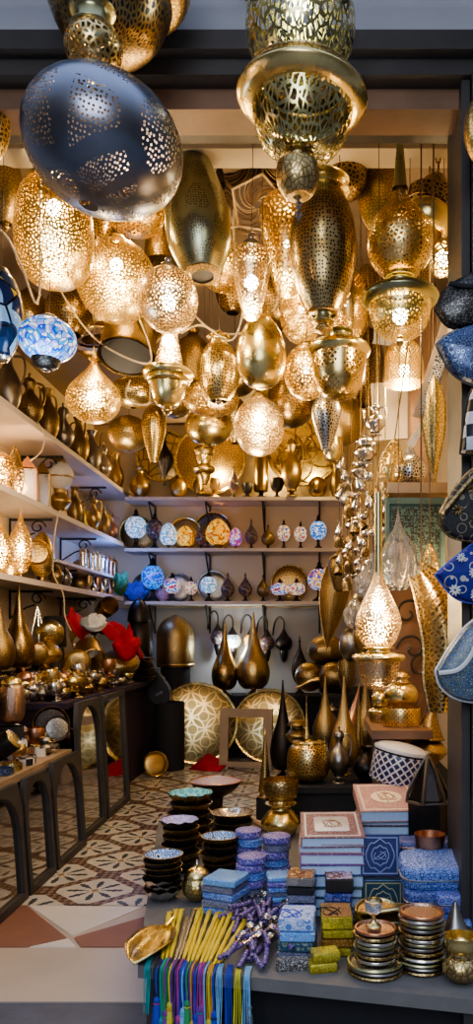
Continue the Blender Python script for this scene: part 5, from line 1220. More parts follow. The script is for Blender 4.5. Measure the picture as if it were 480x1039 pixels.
# far right heap on the taller bench
rt('ball', 'dark_brass', 'brass_ball', 'large dull brass ball on the taller rear bench', 'ball', 314, 30, 30, ZB2, 6.2)
add('brass_gourd', 'fat dull brass melon shaped pot resting on the ball and pots at rear right', 'pot', 331, 658, 690, 38, 6.3, P_(('body', 'oblate', 1, 0, 1, 'dark_brass', {'lob': 9, 'la': .05}), ('stem', 'tip', .14, .94, 1.12, 'iron')), wire=False, base=.85)
rt('cup', 'dark_brass', 'brass_pot', 'dark brass pot holding up the fat melon pot', 'pot', 333, 24, 34, ZB2, 6.35)
def longspout():
    d = 6.05; t = thing('watering_spout', 'brass jug lying on its side with a long thin spout pointing left', 'jug', (WX(336, d), d, .655))
    k = d/F
    link('body', MB().lathe([(r*15*k, (z-.5)*38*k) for r, z in PROF['egg']], 24).mesh('body', 'dark_brass'), t, (.05, 0, 15*k), (0, PI/2+.2, 0))
    link('spout', MB().tube([(-.02, 0, .11), (-.15, 0, .09), (-.28, 0, .03)], [.03, .015, .007], 8).mesh('spout', 'brass'), t)
longspout()
rt('ewer', 'dark_silver', 'metal_ewer', 'dark pewter ewer with a curved lip at rear right, below the long spout', 'jug', 337, 40, 24, ZB1, 5.4)
rt('flask', 'copper', 'spire_bottle', 'coppery bottle lantern leaning before the lit teardrop lantern', 'lantern', 358, 70, 20, ZB1, 5.0, tilt=12)
leaf_lamp('leaf_ornament', 'long dull brass leaf hanging at the right end of the lowest back shelf', 'ornament', 331, 556, 660, 30, 5.6, 'dark_eng', .6, tilt=8)
for px, y0, y1, w, d, pf, mt, lb in [
    (357, 634, 672, 26, 4.6, 'globe', 'dark_silver', 'pewter globe lantern hanging left of the lit teardrop lantern'),
    (371, 612, 668, 26, 4.3, 'egg', 'brass', 'brass egg lantern hidden behind the lit teardrop lantern'),
    (352, 668, 700, 18, 4.8, 'cup', 'dark_brass', 'small dark brass cup lamp below the pewter globe lantern'),
    (344, 560, 600, 22, 5.0, 'inv', 'dark_brass', 'dark brass pear lamp above the long dull brass leaf')]:
    add('globe_lantern' if pf == 'globe' else 'hanging_lamp', lb, 'lantern' if pf == 'globe' else 'lamp', px, y0, y1, w, d, P_(('shade', pf, 1, 0, .94, mt), ('cap', 'dome', .3, .9, 1, 'brass')))
add('stacked_lantern', 'stacked brass lantern with a round globe over a pierced base band, right', 'lantern', 407, 680, 735, 40, 3.15,
    P_(('base_band', 'cyl', .98, 0, .32, 'grid_gold'), ('globe', 'globe', .86, .3, .8, 'gold'), ('collar', 'neck', .5, .76, .9, 'brass'), ('cap', 'dome', .4, .88, 1, 'brass')), wire=False)
add('stacked_lantern', 'smaller brass stacked lantern left of the round gold globe', 'lantern', 386, 700, 738, 26, 3.3, P_(('base_band', 'bowl', .9, 0, .4, 'brass'), ('ring', 'flange', 1, .36, .52, 'gold'), ('globe', 'globe', .7, .48, 1, 'gold')), wire=False)
def plank(name, label, x0, x1, y0, y1, z0, z1, mat, rz=0):
    c = ((x0+x1)/2, (y0+y1)/2, z0)
    return solid(name, label, 'shelf', MB().box(x0-c[0], x1-c[0], y0-c[1], y1-c[1], 0, z1-z0), mat, c, (0, 0, rz))
zp = WZ(735, 3.2)
plank('small_shelf', 'small brown wooden shelf carrying the stacked brass lanterns', WX(374, 3.2), WX(432, 3.2), 3.0, 3.5, zp-.035, zp-.001, 'brown_wood')
plank('shelf_post', 'dark post holding up the small brown shelf', .30, .34, 3.42, 3.47, 0, zp-.036, 'dark_wood')
add('onion_lantern', 'dark brass onion lantern with a tall pointed tip near the door jamb', 'lantern', 434, 712, 800, 42, 3.15,
    P_(('stem', 'neck', .55, 0, .36, 'brass'), ('bulb_body', 'vase_low', .95, .3, .66, 'brass_eng'), ('tip', 'cone', .8, .58, 1, 'dark_brass')), wire=False, tilt=6)
add('lattice_bowl', 'white bowl with a navy diamond lattice lying tilted on the brass heap', 'bowl', 404, 756, 797, 54, 3.0,
    P_(('side', 'cyl', 1, .12, .8, 'lattice_navy', {'n': 40}), ('rim', 'plate_ring', 1.04, .78, 1, 'ceramic_white', {'n': 40}), ('lid', 'dome', 1, .9, 1.08, 'ceramic_white', {'n': 40}), ('base', 'bowl', 1, 0, .14, 'lattice_navy', {'n': 40})), wire=False, tilt=12, lean=0)
add('bowl_stand', 'dark block hidden under the lattice bowl', 'stand', 404, 0, 60, 34, 3.12, P_(('body', 'cyl', 1, 0, 1, 'black_cloth'),), wire=False, base=ZT)
def tent(px, y0, y1, w, d):
    k = d/F; W, H = w*k/2, (y1-y0)*k
    t = thing('tent_lantern', 'black faceted metal lantern with a tent roof, beside the red book', 'lantern', (WX(px, d), d, ZT))
    link('body', MB().lathe([(W*.85, 0), (W*.9, H*.68), (W*.95, H*.7)], 6).mesh('body', 'black_metal', 5), t)
    e = MB(); g = MB()
    for i in range(6):
        a = 2*PI*i/6+.2; c, s = math.cos(a), math.sin(a)
        e.tube([(W*c, W*s, H*.68), (W*.95*c, W*.95*s, H*.74), (W*.5*c, W*.5*s, H*.88), (0, 0, H)], .006, 5)
        a2 = a+PI/3; e.tube([(W*c, W*s, H*.68), (W*math.cos(a2), W*math.sin(a2), H*.68)], .006, 5)
    g.lathe([(W*.88, H*.69), (W*.45, H*.87), (.003, H*.985)], 6)
    link('roof_bars', e.mesh('roof_bars', 'dark_silver'), t); link('roof', g.mesh('roof', 'black_metal', 5), t)
tent(434, 766, 911, 44, 2.64)
d_ = 2.46
solid('copper_bowl', 'open copper ringed cup behind the blue patterned pouches', 'bowl', MB().lathe([(.001, 0), (.042, .002), (.048, .04), (.05, .055), (.046, .055), (.04, .01), (.001, .008)], 36), 'copper', (WX(436, d_), d_, .412))
add('cup_stand', 'dark block under the copper ringed cup', 'stand', 436, 0, 67, 24, d_, P_(('body', 'cyl', 1, 0, 1, 'black_cloth'),), wire=False, base=ZT)
# upper right: boards, carved screen, inlaid strip, gold blade
py_hang = lambda n: n in ('cream_board', 'paper_sheet', 'inlaid_frame', 'cream_strip')
def board(name, label, cat, px, y0, y1, w, d, mat, tilt=0, lean=0, th=.02, back=None, yaw=0):
    k = d/F; W, H = w*k/2, (y1-y0)*k
    t = thing(name, label, cat, (WX(px, d), d, WZ(y1, d)), (math.radians(lean), math.radians(tilt), math.radians(yaw)))
    link('panel', MB().box(-W, W, -th/2, th/2, 0, H).mesh('panel', mat), t)
    if py_hang(name):
        o = link('hanging_wire', MB().tube([(WX(px, d), d, WZ(y0, d)-.02), (WX(px, d), d, CEIL-.001)], .0015, 5).mesh('hanging_wire', 'cord_dark'), t)
        o.matrix_basis = (Matrix.Translation(t.location) @ t.rotation_euler.to_matrix().to_4x4()).inverted()
    return t, W, H
board('cream_board', 'plain cream board hanging under the glowing bell lamp', 'board', 403, 388, 446, 46, 3.7, 'cream_board', -4)
t, W, H = board('paper_sheet', 'sheet of cream paper pinned above the glowing bell lamp', 'paper', 408, 330, 352, 60, 3.8, 'white_paper', 8)
t, W, H = board('inlaid_frame', 'long inlaid strip frame of bone and black chequers, slanting beside the jamb', 'frame', 427, 326, 424, 17, 2.75, 'raw_wood', 17)
link('inlay', MB().box(-W*.45, W*.8, -.014, -.0105, H*.03, H*.66).mesh('inlay', 'inlay'), t)
board('cream_strip', 'narrow pale strip of wood leaning below the inlaid frame', 'board', 416, 398, 452, 8, 2.9, 'cream_board', 32)
leaf_lamp('blade_lamp', 'long pale gold blade shaped lamp with its point down, beside the jamb', 'lamp', 440, 376, 494, 24, 2.75, 'gold_eng', .62, depth=.5)
leaf_lamp('leaf_sconce', 'gold pierced crescent lamp on the wooden ledge over the teal screen', 'lamp', 392, 444, 506, 24, 3.2, 'lace_lit_big', .5, depth=.5, tilt=8)
add('net_lantern', 'clear wire wrapped round lantern sitting on the wooden ledge', 'lantern', 416, 450, 496, 34, 3.25, P_(('shade', 'globe', 1, 0, .75, 'lace_silver_shut'), ('wrap', 'cone', .7, .6, 1, 'plastic_clear')), wire=False)
zl = WZ(496, 3.3)
plank('wooden_ledge', 'reddish wooden ledge above the carved teal screen', WX(390, 3.3), WX(455, 3.3), 3.15, 3.45, zl-.045, zl-.002, 'raw_wood')
t, W, H = board('carved_screen', 'old teal painted wooden screen with pierced carving at the right', 'screen', 421, 506, 592, 60, 3.12, 'teal_paint')
link('carving', MB().box(-W*.82, W*.82, -.016, -.0105, H*.12, H*.9).mesh('carving', 'screen_teal'), t)
link('frame', MB().box(-W, W, -.025, -.0105, H*.93, H).box(-W, -W*.88, -.025, -.0105, 0, H*.93).box(W*.88, W, -.025, -.0105, 0, H*.93).mesh('frame', 'teal_paint'), t)
board('brown_panel', 'brown wooden panel behind the hanging ornaments below the teal screen', 'board', 398, 516, 645+CH*F/3.5, 40, 3.5, 'brown_wood')
def scroll():
    d = 3.45; t = thing('scroll_bracket', 'black wrought iron scroll panel behind the lit teardrop lantern', 'bracket', (WX(414, d), d, WZ(690, d)))
    e = MB()
    for s, x0, z0 in ((1, 0, .30), (-1, .02, .14), (1, .06, .06)):
        e.tube([(x0+s*(.07-.0027*i)*math.cos(i/3.2), 0, z0+(.07-.0027*i)*math.sin(i/3.2)) for i in range(24)], .006, 5)
    e.tube([(-.09, 0, -t.location.z), (-.09, 0, .45)], .008, 6); e.tube([(.12, 0, -t.location.z), (.12, 0, .45)], .008, 6)
    link('scrolls', e.mesh('scrolls', 'iron'), t)
scroll()
for px, y0, y1, w, lb in [(404, 520, 600, 38, 'lantern wrapped in clear crinkled plastic in front of the teal screen'), (378, 560, 610, 34, 'smaller plastic wrapped lantern left of the large wrapped one'), (362, 594, 640, 24, 'plastic wrapped lantern above the pewter globe lantern')]:
    import mathutils.noise as no
    r = add('wrapped_lantern', lb, 'lantern', px, y0, y1, w, {404: 2.95, 378: 3.3, 362: 3.9}[px], P_(('lantern_body', 'barrel', .55, .08, .6, 'silver'),))
    k = r.location.y/F; m = MB().lathe([(p[0]*w*k/2, p[1]*(y1-y0)*k) for p in PROF['onion']], 30)
    for i, v in enumerate(m.v):
        s = 1+.22*no.noise(Vector(v)*24)+.12*math.sin(i*2.1); m.v[i] = (v[0]*s, v[1]*s, v[2])
    link('plastic_wrap', m.mesh('plastic_wrap', 'plastic_clear', 15), r)
# gold pierced wing and leaf near the jamb
def wing():
    d = 2.7; k = d/F; t = thing('wing_lamp', 'large curling gold pierced wing shaped lamp beside the door jamb', 'lamp', (WX(440, d), d, WZ(724, d)))
    A = smooth([(416, 588), (424, 620), (430, 660), (430, 690), (436, 722)], 5); B = smooth([(434, 574), (460, 594), (474, 640), (468, 684), (456, 722)], 5)
    m = MB(); n = 10
    for (ax, ay), (bx, by_) in zip(A, B):
        for j in range(n+1):
            s = j/n; x = ax+(bx-ax)*s; y = ay+(by_-ay)*s
            m.v.append((WX(x, d)-t.location.x, -.06*math.sin(PI*s), WZ(y, d)-t.location.z))
    N = len(A)
    for i in range(N-1):
        for j in range(n):
            q = [i*(n+1)+j, i*(n+1)+j+1, (i+1)*(n+1)+j+1, (i+1)*(n+1)+j]; m.f.append(q); m.k.append(0); m.u += [(m.v[a][0], m.v[a][2]) for a in q]
    link('wing_sheet', m.mesh('wing_sheet', 'lace_gold_shut'), t)
    e = MB()
    for i in range(3, 12):
        f = i/14; row = m.v[i*(n+1):(i+1)*(n+1)]
        e.tube([(p[0], p[1]-.004, p[2]-.05*(1-j/n)) for j, p in enumerate(row)][n//3:], .003, 4)
    e.tube([m.v[i*(n+1)] for i in range(N)], .005, 5); e.tube([m.v[i*(n+1)+n] for i in range(N)], .005, 5)
    link('ribs', e.mesh('ribs', 'brass'), t)
    link('hanging_wire', MB().tube([m.v[5], (m.v[5][0], m.v[5][1], CEIL-.01-t.location.z)], .003, 5).mesh('hanging_wire', 'cord_dark'), t)
    light('wing_light', (WX(424, d), d-.14, WZ(600, d)), 1.6)
wing()
leaf_lamp('leaf_lamp', 'small lit gold leaf lamp above the wing shaped one', 'lamp', 436, 552, 602, 17, 2.95, 'lace_lit_big', .45, depth=.5)
light('small_leaf_light', (WX(436, 2.95), 2.99, WZ(580, 2.95)), 2.5)
# silver teapots and strings of small ornaments
add('silver_teapot', 'round silver teapot hanging under the ringed bowl lantern, at right', 'teapot', 381, 408, 442, 26, 3.3, [tuple('silver' if e == '$' else e for e in p) for p in TPL['ewer']])
add('silver_teapot', 'second silver teapot hanging lower and left of the round one', 'teapot', 371, 440, 470, 24, 3.4, [tuple('silver' if e == '$' else e for e in p) for p in TPL['pot']])
add('silver_teapot', 'small silver sugar pot hung among the strings of ornaments', 'teapot', 366, 464, 486, 20, 3.5, [tuple('silver' if e == '$' else e for e in p) for p in TPL['pot']])
add('dark_flask', 'dark round flask with a tassel hanging among the ornaments', 'flask', 355, 486, 518, 22, 3.8, [tuple('dark_silver' if e == '$' else e for e in p) for p in TPL['vase']])
lob = [('silver', 'gourd', 'silver gourd'), ('gold', 'tear', 'gold teardrop'), ('dark_brass', 'bell', 'dark brass bell'), ('silver', 'ball', 'silver ball'), ('silver', 'spindle', 'silver spindle'), ('copper', 'cup', 'copper cup')]
strs = [(348, 470, 600, 3.9), (357, 505, 618, 3.75), (366, 490, 600, 3.6), (374, 480, 585, 3.5), (383, 505, 560, 3.4), (391, 505, 545, 3.35)]
sn = ['leftmost', 'second', 'third', 'fourth', 'fifth', 'rightmost']
for si, (px, ya, yb, d) in enumerate(strs):
    k = d/F; m = MB().tube([(0, 0, WZ(yb, d)-WZ(ya, d)), (0, 0, CEIL-.001-WZ(ya, d))], .0025, 5)
    solid('hanging_chain', 'thin chain with small ornaments beside the back shelves, %s of six' % sn[si], 'chain', m, 'dark_brass', (WX(px, d), d, WZ(ya, d)))
    n_ = int((yb-ya)/9.5)
    for j in range(n_):
        mt, pf, ad = lob[(si*2+j*5+j*j) % 6]; y = ya+j*9.5; sz = random.uniform(9, 13); sd = random.choice((-1, 1))
        r = thing('hanging_ornament', 'small %s ornament in the dangling bunches beside the back shelves' % ad, 'ornament', (WX(px, d)+sd*random.uniform(2, 5)*k, d-random.uniform(.012, .05), WZ(y+9, d)), (random.uniform(-.5, .5), random.uniform(-.7, .7), j), 'small %s ornaments on the chains' % ad)
        h = sz*1.15*k
        link('ornament_body', part_mesh('ornament_body', pf, round(sz*.85)*k, round(sz)*1.1*k, mt, 14), r)
        link('hook', MB().tube([(0, 0, h*.85), (.004, 0, h*1.1), (-.006, 0, h*1.25), (0, .01, h*1.3)], .002, 4).mesh('hook', 'silver'), r)
# pouches hung on the door jamb
def pouch(label, P, mat, flap, band, d=2.215, seed=0, th=.05, nm='hanging_pouch', studs=None):
    cx = sum(p[0] for p in P)/len(P); cy = sum(p[1] for p in P)/len(P)
    t = thing(nm, label, 'pouch', (WX(cx, d), d, WZ(cy, d)))
    Q = [(WX(x, d)-t.location.x, WZ(y, d)-t.location.z) for x, y in smooth(P+[P[0]], 5)[:-1]]
    m = MB(); n = len(Q); L = [(1, .3), (1.0, .55), (.93, .85), (.75, 1), (.4, 1.12), (.02, 1.15)]
    for s, y in [(.93, 0)]+L:
        m.v += [(x*s, -y*th, z*s) for x, z in Q]
    for i in range(len(L)):
        for j in range(n):
            j2 = (j+1) % n; q = [i*n+j, i*n+j2, (i+1)*n+j2, (i+1)*n+j]; m.f.append(q); m.k.append(0); m.u += [(m.v[a][0], m.v[a][2]) for a in q]
    m.f.append(list(range(n))); m.k.append(0); m.u += [(0, 0)]*n
    link('pouch_body', m.mesh('pouch_body', mat), t)
    link('piping', MB().tube([(x*1.0, -th*.42, z*1.0) for x, z in Q], .005, 6, closed=True).mesh('piping', band), t)
    if flap:
        fp = [(WX(x, d)-t.location.x, -th*1.2, WZ(y, d)-t.location.z) for x, y in flap]
        link('flap_edge', MB().tube(smooth(fp, 5), .007, 6).mesh('flap_edge', band), t)
    for (x, y, rr) in studs or []:
        rr *= .62
        e = MB(); 
        for i in range(9):
            a = 2*PI*i/9; e.tube([(rr*.2*math.cos(a), 0, rr*.2*math.sin(a)), (rr*.6*math.cos(a), -.001, rr*.6*math.sin(a)), (rr*math.cos(a), 0, rr*math.sin(a))], [rr*.1, rr*.22, rr*.12], 5)
        link('rosette', e.mesh('rosette', 'ceramic_white' if 'blue' in mat else 'dark_brass'), t, (WX(x, d)-t.location.x, -th*1.17, WZ(y, d)-t.location.z))
    return t
pouch('dark sequinned pouch hanging topmost on the door jamb', [(441, 318), (452, 296), (478, 282), (505, 276), (506, 320), (482, 334), (455, 335)], 'sequin_dark', [(452, 297), (478, 300), (505, 288)], 'black_cloth')
pouch('silvery blue sequin pouch with diamond patches, second on the door jamb', [(441, 352), (458, 340), (485, 332), (508, 334), (506, 390), (484, 394), (458, 382)], 'sequin_blue', None, 'dark_silver')
pouch('black pouch embroidered with beige rosettes on the door jamb', [(446, 520), (462, 494), (484, 474), (506, 468), (506, 535), (484, 549), (458, 546), (447, 535)], 'emb_dark', [(446, 524), (466, 500), (486, 478)], 'dark_brass', studs=[(461, 521, .025), (474, 500, .022), (478, 528, .02)])
pouch('royal blue pouch embroidered with white flowers on the door jamb', [(441, 584), (462, 566), (484, 550), (508, 545), (508, 606), (484, 612), (460, 606)], 'emb_blue', None, 'blue_cloth', studs=[(464, 568, .02), (477, 583, .024), (458, 600, .026), (478, 606, .022), (470, 590, .008), (455, 588, .008)])
pouch('beaded blue half moon pouch with a pale rim, lowest on the door jamb', [(441, 680), (456, 656), (476, 632), (506, 622), (506, 700), (486, 711), (462, 708), (446, 696)], 'bead_blue', [(442, 682), (462, 678), (476, 660), (482, 634)], 'ceramic_white')
pouch('black and white chequered bag strap hanging on the door jamb', [(466, 462), (470, 430), (478, 398), (500, 390), (500, 466), (482, 464)], 'chequer', None, 'black_cloth', nm='hanging_bag')
add('brass_globe', 'gold globe cut off by the right photo edge beside the door jamb', 'lantern', 489, 96, 166, 36, 2.1, P_(('shade', 'globe', 1, 0, 1, 'brass'),), top=RAIL)
# ------------------------------------------------------------------ goods on the low table
ORD = ['topmost', 'second from the top', 'third from the top', 'fourth from the top', 'fifth from the top', 'sixth from the top', 'seventh from the top', 'eighth from the top', 'ninth from the top', 'tenth from the top', 'eleventh from the top', 'twelfth from the top', 'thirteenth from the top']
BOWL = [(.001, 0), (.34, 0), (.36, .06), (.62, .26), (.86, .62), (1, 1), (.965, 1.0), (.82, .64), (.58, .31), (.3, .13), (.001, .12)]
def bowl(nm, label, x, y, z, R_, H, out, inn, rim=None, wavy=0, group=None, tilt=0, rz=0, cat='bowl'):
    t = thing(nm, label, cat, (x, y, z), (math.radians(tilt), 0, rz), group)
    O = [(r*R_, q*H) for r, q in BOWL[:6]]; I = [(r*R_, q*H) for r, q in BOWL[6:]]
    zl = .1*H if wavy else 0
    link('bowl_body', MB().lathe(O, 32, lob=9 if wavy else 0, la=.035, zl=zl).mesh('bowl_body', out), t)
    link('bowl_lining', MB().lathe([(.985*R_, H)]+I, 32, lob=9 if wavy else 0, la=.035, zl=0).mesh('bowl_lining', inn), t)
    if not wavy: link('rim', MB().lathe([(R_*.95, H*.985), (R_*1.01, H*.97), (R_*1.02, H*1.02), (R_*.96, H*1.03), (R_*.95, H*.985)], 32).mesh('rim', rim or 'dark_brass'), t)
    return t
def bowl_stack(where, px, py, w, ytop, n, top, outs, wavy_top=False, plain_in='tarnish_bowl', first_n=None):
    d = td(py); k = d/F; R_ = w*k/2; H = R_*.62; Z = (py-ytop)*k; st = max(.012, (Z-H)/(n-1))
    for i in range(n):                                   # i counts from the bottom
        j = n-1-i; q = ['%s bowl of the %s' % (ORD[j], where)][0]
        rr = R_*(1-.04*(j % 2)); o = outs[i % len(outs)]
        bowl('nested_bowl', q, WX(px, d)+.004*math.sin(i*2.3), d+.004*math.cos(i*1.7), ZT+i*st, rr, H, o, top if j == 0 else plain_in, wavy=(wavy_top and j == 0) or o == 'silver', rz=i, group='bowls of the %s' % where)
bowl_stack('frontmost left stack with wavy pale bowls below', 165, 913, 39, 866, 7, 'bowl_stripe', ['silver', 'silver', 'silver', 'tarnish_bowl', 'tarnish_bowl', 'tarnish_bowl', 'tarnish_bowl'])
bowl_stack('lilac lined stack left of the table', 183, 884, 39, 831, 6, 'bowl_lilac', ['tarnish_bowl', 'dark_brass', 'tarnish_bowl'], True)
bowl_stack('teal lined stack at the back left', 193, 858, 45, 804, 5, 'bowl_teal', ['dark_brass', 'tarnish_bowl', 'tarnish_bowl', 'dark_brass', 'dark_brass'], True)
bowl_stack('silver lined stack in the middle of the bowls', 236, 872, 43, 824, 5, 'bowl_silver', ['tarnish_bowl', 'tarnish_bowl', 'dark_brass'])
bowl_stack('blue striped copper rimmed stack behind the blue box', 223, 893, 38, 848, 5, 'bowl_stripe', ['dark_brass', 'tarnish_bowl'])
d = 3.66; k = d/F
t = bowl('wide_bowl', 'wide salmon and blue glazed bowl on a dark pedestal at the back of the table', WX(219, d), d, ZT+.135, 26*k, .075, 'tarnish_bowl', 'bowl_salmon', 'copper')
link('pedestal', MB().lathe([(.001, -.135), (.07, -.135), (.06, -.11), (.03, -.07), (.035, 0)], 24).mesh('pedestal', 'tarnish_bowl'), t)
t = solid('wooden_ladle', 'dark wooden ladle lying behind the silver lined bowls', 'ladle', MB().tube([(-.09, .05, .05), (-.02, 0, .03), (.08, -.1, .012)], [.012, .014, .02], 8), 'tan_wood', (WX(262, 3.6), 3.6, ZT))
d = td(914); k = d/F
add('lidded_pot', 'round gold lidded pot with a knob finial before the copper rimmed bowls', 'pot', 200, 872, 914, 31, d, P_(('pot', 'globe', 1, 0, .72, 'gold_eng', {'lob': 14, 'la': .015, 'n': 56}), ('lid', 'dome', .84, .58, .84, 'gold'), ('finial', 'finial', .14, .8, 1, 'silver')), wire=False, base=ZT)
# coaster stacks
def rbox(m, w, l, h, r, z0=0, k=0):
    P = []
    for cx, cy, a0 in ((w/2-r, l/2-r, 0), (-w/2+r, l/2-r, 90), (-w/2+r, -l/2+r, 180), (w/2-r, -l/2+r, 270)):
        for i in range(5): a = math.radians(a0+i*22.5); P.append((cx+r*math.cos(a), cy+r*math.sin(a)))
    b = min(h*.22, .004); rows = [(1-2*b/w, z0), (1, z0+b), (1, z0+h-b), (1-2*b/w, z0+h)]; n = len(P); o = len(m.v)
    for s, z in rows: m.v += [(x*s, y*s, z) for x, y in P]
    for i in range(3):
        for j in range(n):
            j2 = (j+1) % n; q = [o+i*n+j, o+i*n+j2, o+(i+1)*n+j2, o+(i+1)*n+j]; m.f.append(q); m.k.append(k); m.u += [(m.v[a][0]+m.v[a][1], m.v[a][2]) for a in q]
    q = [o+3*n+j for j in range(n)]; m.f.append(q); m.k.append(k); m.u += [(m.v[a][0], m.v[a][1]) for a in q]
    q = [o+j for j in range(n)][::-1]; m.f.append(q); m.k.append(k); m.u += [(m.v[a][0], m.v[a][1]) for a in q]
    return m
def stack(nm, cat, where, px, py, n, th, mats, shape, w, l=None, rz=0, jit=.005, seed=0, d=None, z0=ZT):
    d = d or td(py); rnd = random.Random(seed)
    for i in range(n):
        j = n-1-i; mt = mats[i % len(mats)]
        if shape == 'round': m = MB().lathe([(.001, 0), (w/2-.004, 0), (w/2, .003), (w/2, th-.004), (w/2-.004, th-.001), (.001, th-.001)], 32)
        else: m = rbox(MB(), w, l or w, th-.001, .006)
        o = solid(nm, '%s %s of the %s' % (ORD[j], cat, where), cat, m, mt, (WX(px, d)+rnd.uniform(-jit, jit), d+rnd.uniform(-jit, jit), z0+i*th), (0, 0, rz+rnd.uniform(-.12, .12)), group='%ss of the %s' % (cat, where))
        if shape == 'round':
            for q, lp in enumerate(o.data.loops): c = o.data.vertices[lp.vertex_index].co; o.data.uv_layers[0].data[q].uv = (c.x, c.y+c.z)
stack('square_box', 'box', 'blue square stack before the copper rimmed bowls', 229, 924, 5, .024, ['blue_lace', 'grey_lace', 'blue_lace', 'grey_lace', 'blue_box'], 'box', .115, .115, -.35, seed=1)
stack('round_coaster', 'coaster', 'left round purple stack', 254, 914, 6, .026, ['blue_lace', 'grey_lace', 'purple_lace', 'blue_lace', 'purple_lace', 'purple_lace'], 'round', .098, seed=2)
stack('round_coaster', 'coaster', 'hidden blue stack behind the left purple one', 253, 890, 6, .03, ['blue_lace', 'purple_lace'], 'round', .098, seed=3)
stack('round_coaster', 'coaster', 'right round purple stack', 280, 900, 7, .027, ['grey_lace', 'blue_lace', 'purple_lace', 'blue_lace', 'purple_lace', 'grey_lace', 'purple_lace'], 'round', .1, seed=4)
stack('square_coaster', 'coaster', 'square lace stack before the right purple one', 284, 922, 7, .0165, ['blue_lace', 'purple_lace', 'blue_box', 'grey_lace'], 'box', .082, .082, .1, seed=5)
# card boxes and small boxes
def cbox(label, px, py, w, l, h, rz, side, top, z=ZT, emb=None, d=None, clear=False, nm='card_box'):
    d = d or td(py, z); t = thing(nm, label, 'box', (WX(px, d), d, z), (0, 0, rz))
    link('box_side', rbox(MB(), w, l, h-.001, .004).mesh('box_side', side), t)
    link('box_lid', MB().box(-w/2+.003, w/2-.003, -l/2+.003, l/2-.003, h-.0012, h).mesh('box_lid', top), t)
    if emb:
        e = MB()
        for i in range(6):
            a = i*1.1; e.tube([(-w*.2+w*.4*math.sin(a+q*.5)*(.5+q*.1), -l*.12+l*.28*math.cos(a*1.7+q*.6), h+.0008) for q in range(5)], .0018, 4)
        link('emblem', e.mesh('emblem', emb), t)
    return t
c1 = cbox('clear topped box with an orange card and a red emblem, on the left card stack', 306, 930, .085, .11, .03, -.1, 'plastic_clear', 'card_orange', ZT+.125, 'terracotta', d=2.42)
stack('card_box', 'box', 'dark stack under the orange card box', 306, 925, 5, .025, ['grey_lace', 'black_plastic', 'book_navy', 'grey_lace', 'black_plastic'], 'box', .085, .11, -.1, 0.002, 6, d=2.42)
cbox('clear topped box with a pale card and a dark red emblem', 344, 930, .085, .1, .045, .02, 'black_plastic', 'card_pale', ZT+.105, 'terracotta', d=2.42)
stack('card_box', 'box', 'dark stack under the pale card box', 344, 925, 4, .026, ['black_plastic', 'book_navy', 'grey_lace', 'book_navy'], 'box', .085, .1, .02, .002, 7, d=2.42)
cbox('pale blue decorated box with a landscape lid on top of its stack', 302, 975, .098, .115, .035, -.06, 'card_blue', 'card_blue', ZT+.085, 'blue_cloth', d=2.17)
stack('card_box', 'box', 'stack under the pale blue landscape box', 302, 975, 3, .028, ['grey_lace', 'book_green', 'blue_box'], 'box', .098, .115, -.06, .002, 8, d=2.17)
cbox('dark gold patterned box with a black rosette lid on the gold stack', 341, 965, .088, .115, .038, .03, 'foil_yellow', 'card_gold', ZT+.075, 'iron', d=2.21)
stack('foil_box', 'box', 'gold foil stack under the black rosette box', 341, 965, 3, .025, ['foil_yellow', 'card_gold', 'foil_yellow'], 'box', .088, .115, .03, .002, 9, d=2.21)
cbox('small yellow foil box in front of the gold stack, upper of two', 330, 985, .075, .05, .026, .25, 'foil_yellow', 'foil_yellow', ZT+.027, d=2.075)
cbox('small yellow foil box at the table edge, lower of two', 327, 990, .075, .05, .026, .2, 'foil_yellow', 'foil_yellow', ZT, d=2.07)
cbox('small striped box at the table edge before the landscape box', 297, 990, .09, .03, .03, .1, 'bracelet_dark', 'bracelet_dark', ZT, d=2.075)
# books
def book(label, x, y, z, w, l, h, rz, cover, med=None, tiltx=0, group=None, medr=.3, cal='iron'):
    """closed book lying flat, its fore-edge toward the street"""
    t = thing('book', label, 'book', (x, y, z), (math.radians(tiltx), 0, rz), group)
    c = .003
    m = MB().box(-w/2, w/2, -l/2, l/2, 0, c).box(-w/2, w/2, -l/2, l/2, h-c, h).box(-w/2, -w/2+c, -l/2, l/2, c, h-c)
    link('cover', m.mesh('cover', cover), t)
    link('pages', MB().box(-w/2+c, w/2-.005, -l/2+.005, l/2-.005, c, h-c).mesh('pages', 'pages'), t)
    if med:
        link('border', MB().box(-w*.44, w*.44, -l*.45, -l*.42, h, h+.0006).box(-w*.44, w*.44, l*.42, l*.45, h, h+.0006).box(-w*.44, -w*.41, -l*.42, l*.42, h, h+.0006).box(w*.41, w*.44, -l*.42, l*.42, h, h+.0006).mesh('border', med), t)
        if medr > 0: link('medallion', MB().lathe([(w*medr, 0), (w*medr, .0012), (.001, .0012)], 32).mesh('medallion', med), t, (0, 0, h+.0002))
        else: link('medallion', rbox(MB(), w*.56, l*.56, .001, .012, h+.0004).mesh('medallion', med), t)
        e = MB()
        for i in range(4): e.tube([(w*.16*math.sin(i*1.6+q*.55)*(1-.1*i), l*.13*math.cos(i*1.2+q*.8), h+.0022) for q in range(7)], .0016, 4)
        e.tube([(0, -l*.2, h+.002), (0, l*.2, h+.002)], .0018, 4)
        link('calligraphy', e.mesh('calligraphy', cal), t)
    return t
BX, BY = WX(336, 2.6), 2.58
cov = ['book_green', 'book_navy', 'book_green', 'book_green', 'book_navy', 'book_purple', 'book_rose']; hs = [.03, .035, .03, .04, .035, .035, .03]; z = ZT
for i in range(7):
    book('%s book of the tall left book stack' % ORD[7-i], BX+.004*math.sin(i*3), BY+.004*math.cos(i*2), z, .205, .26, hs[i]-.001, .02*math.sin(i*2), cov[i], group='books of the tall left stack'); z += hs[i]
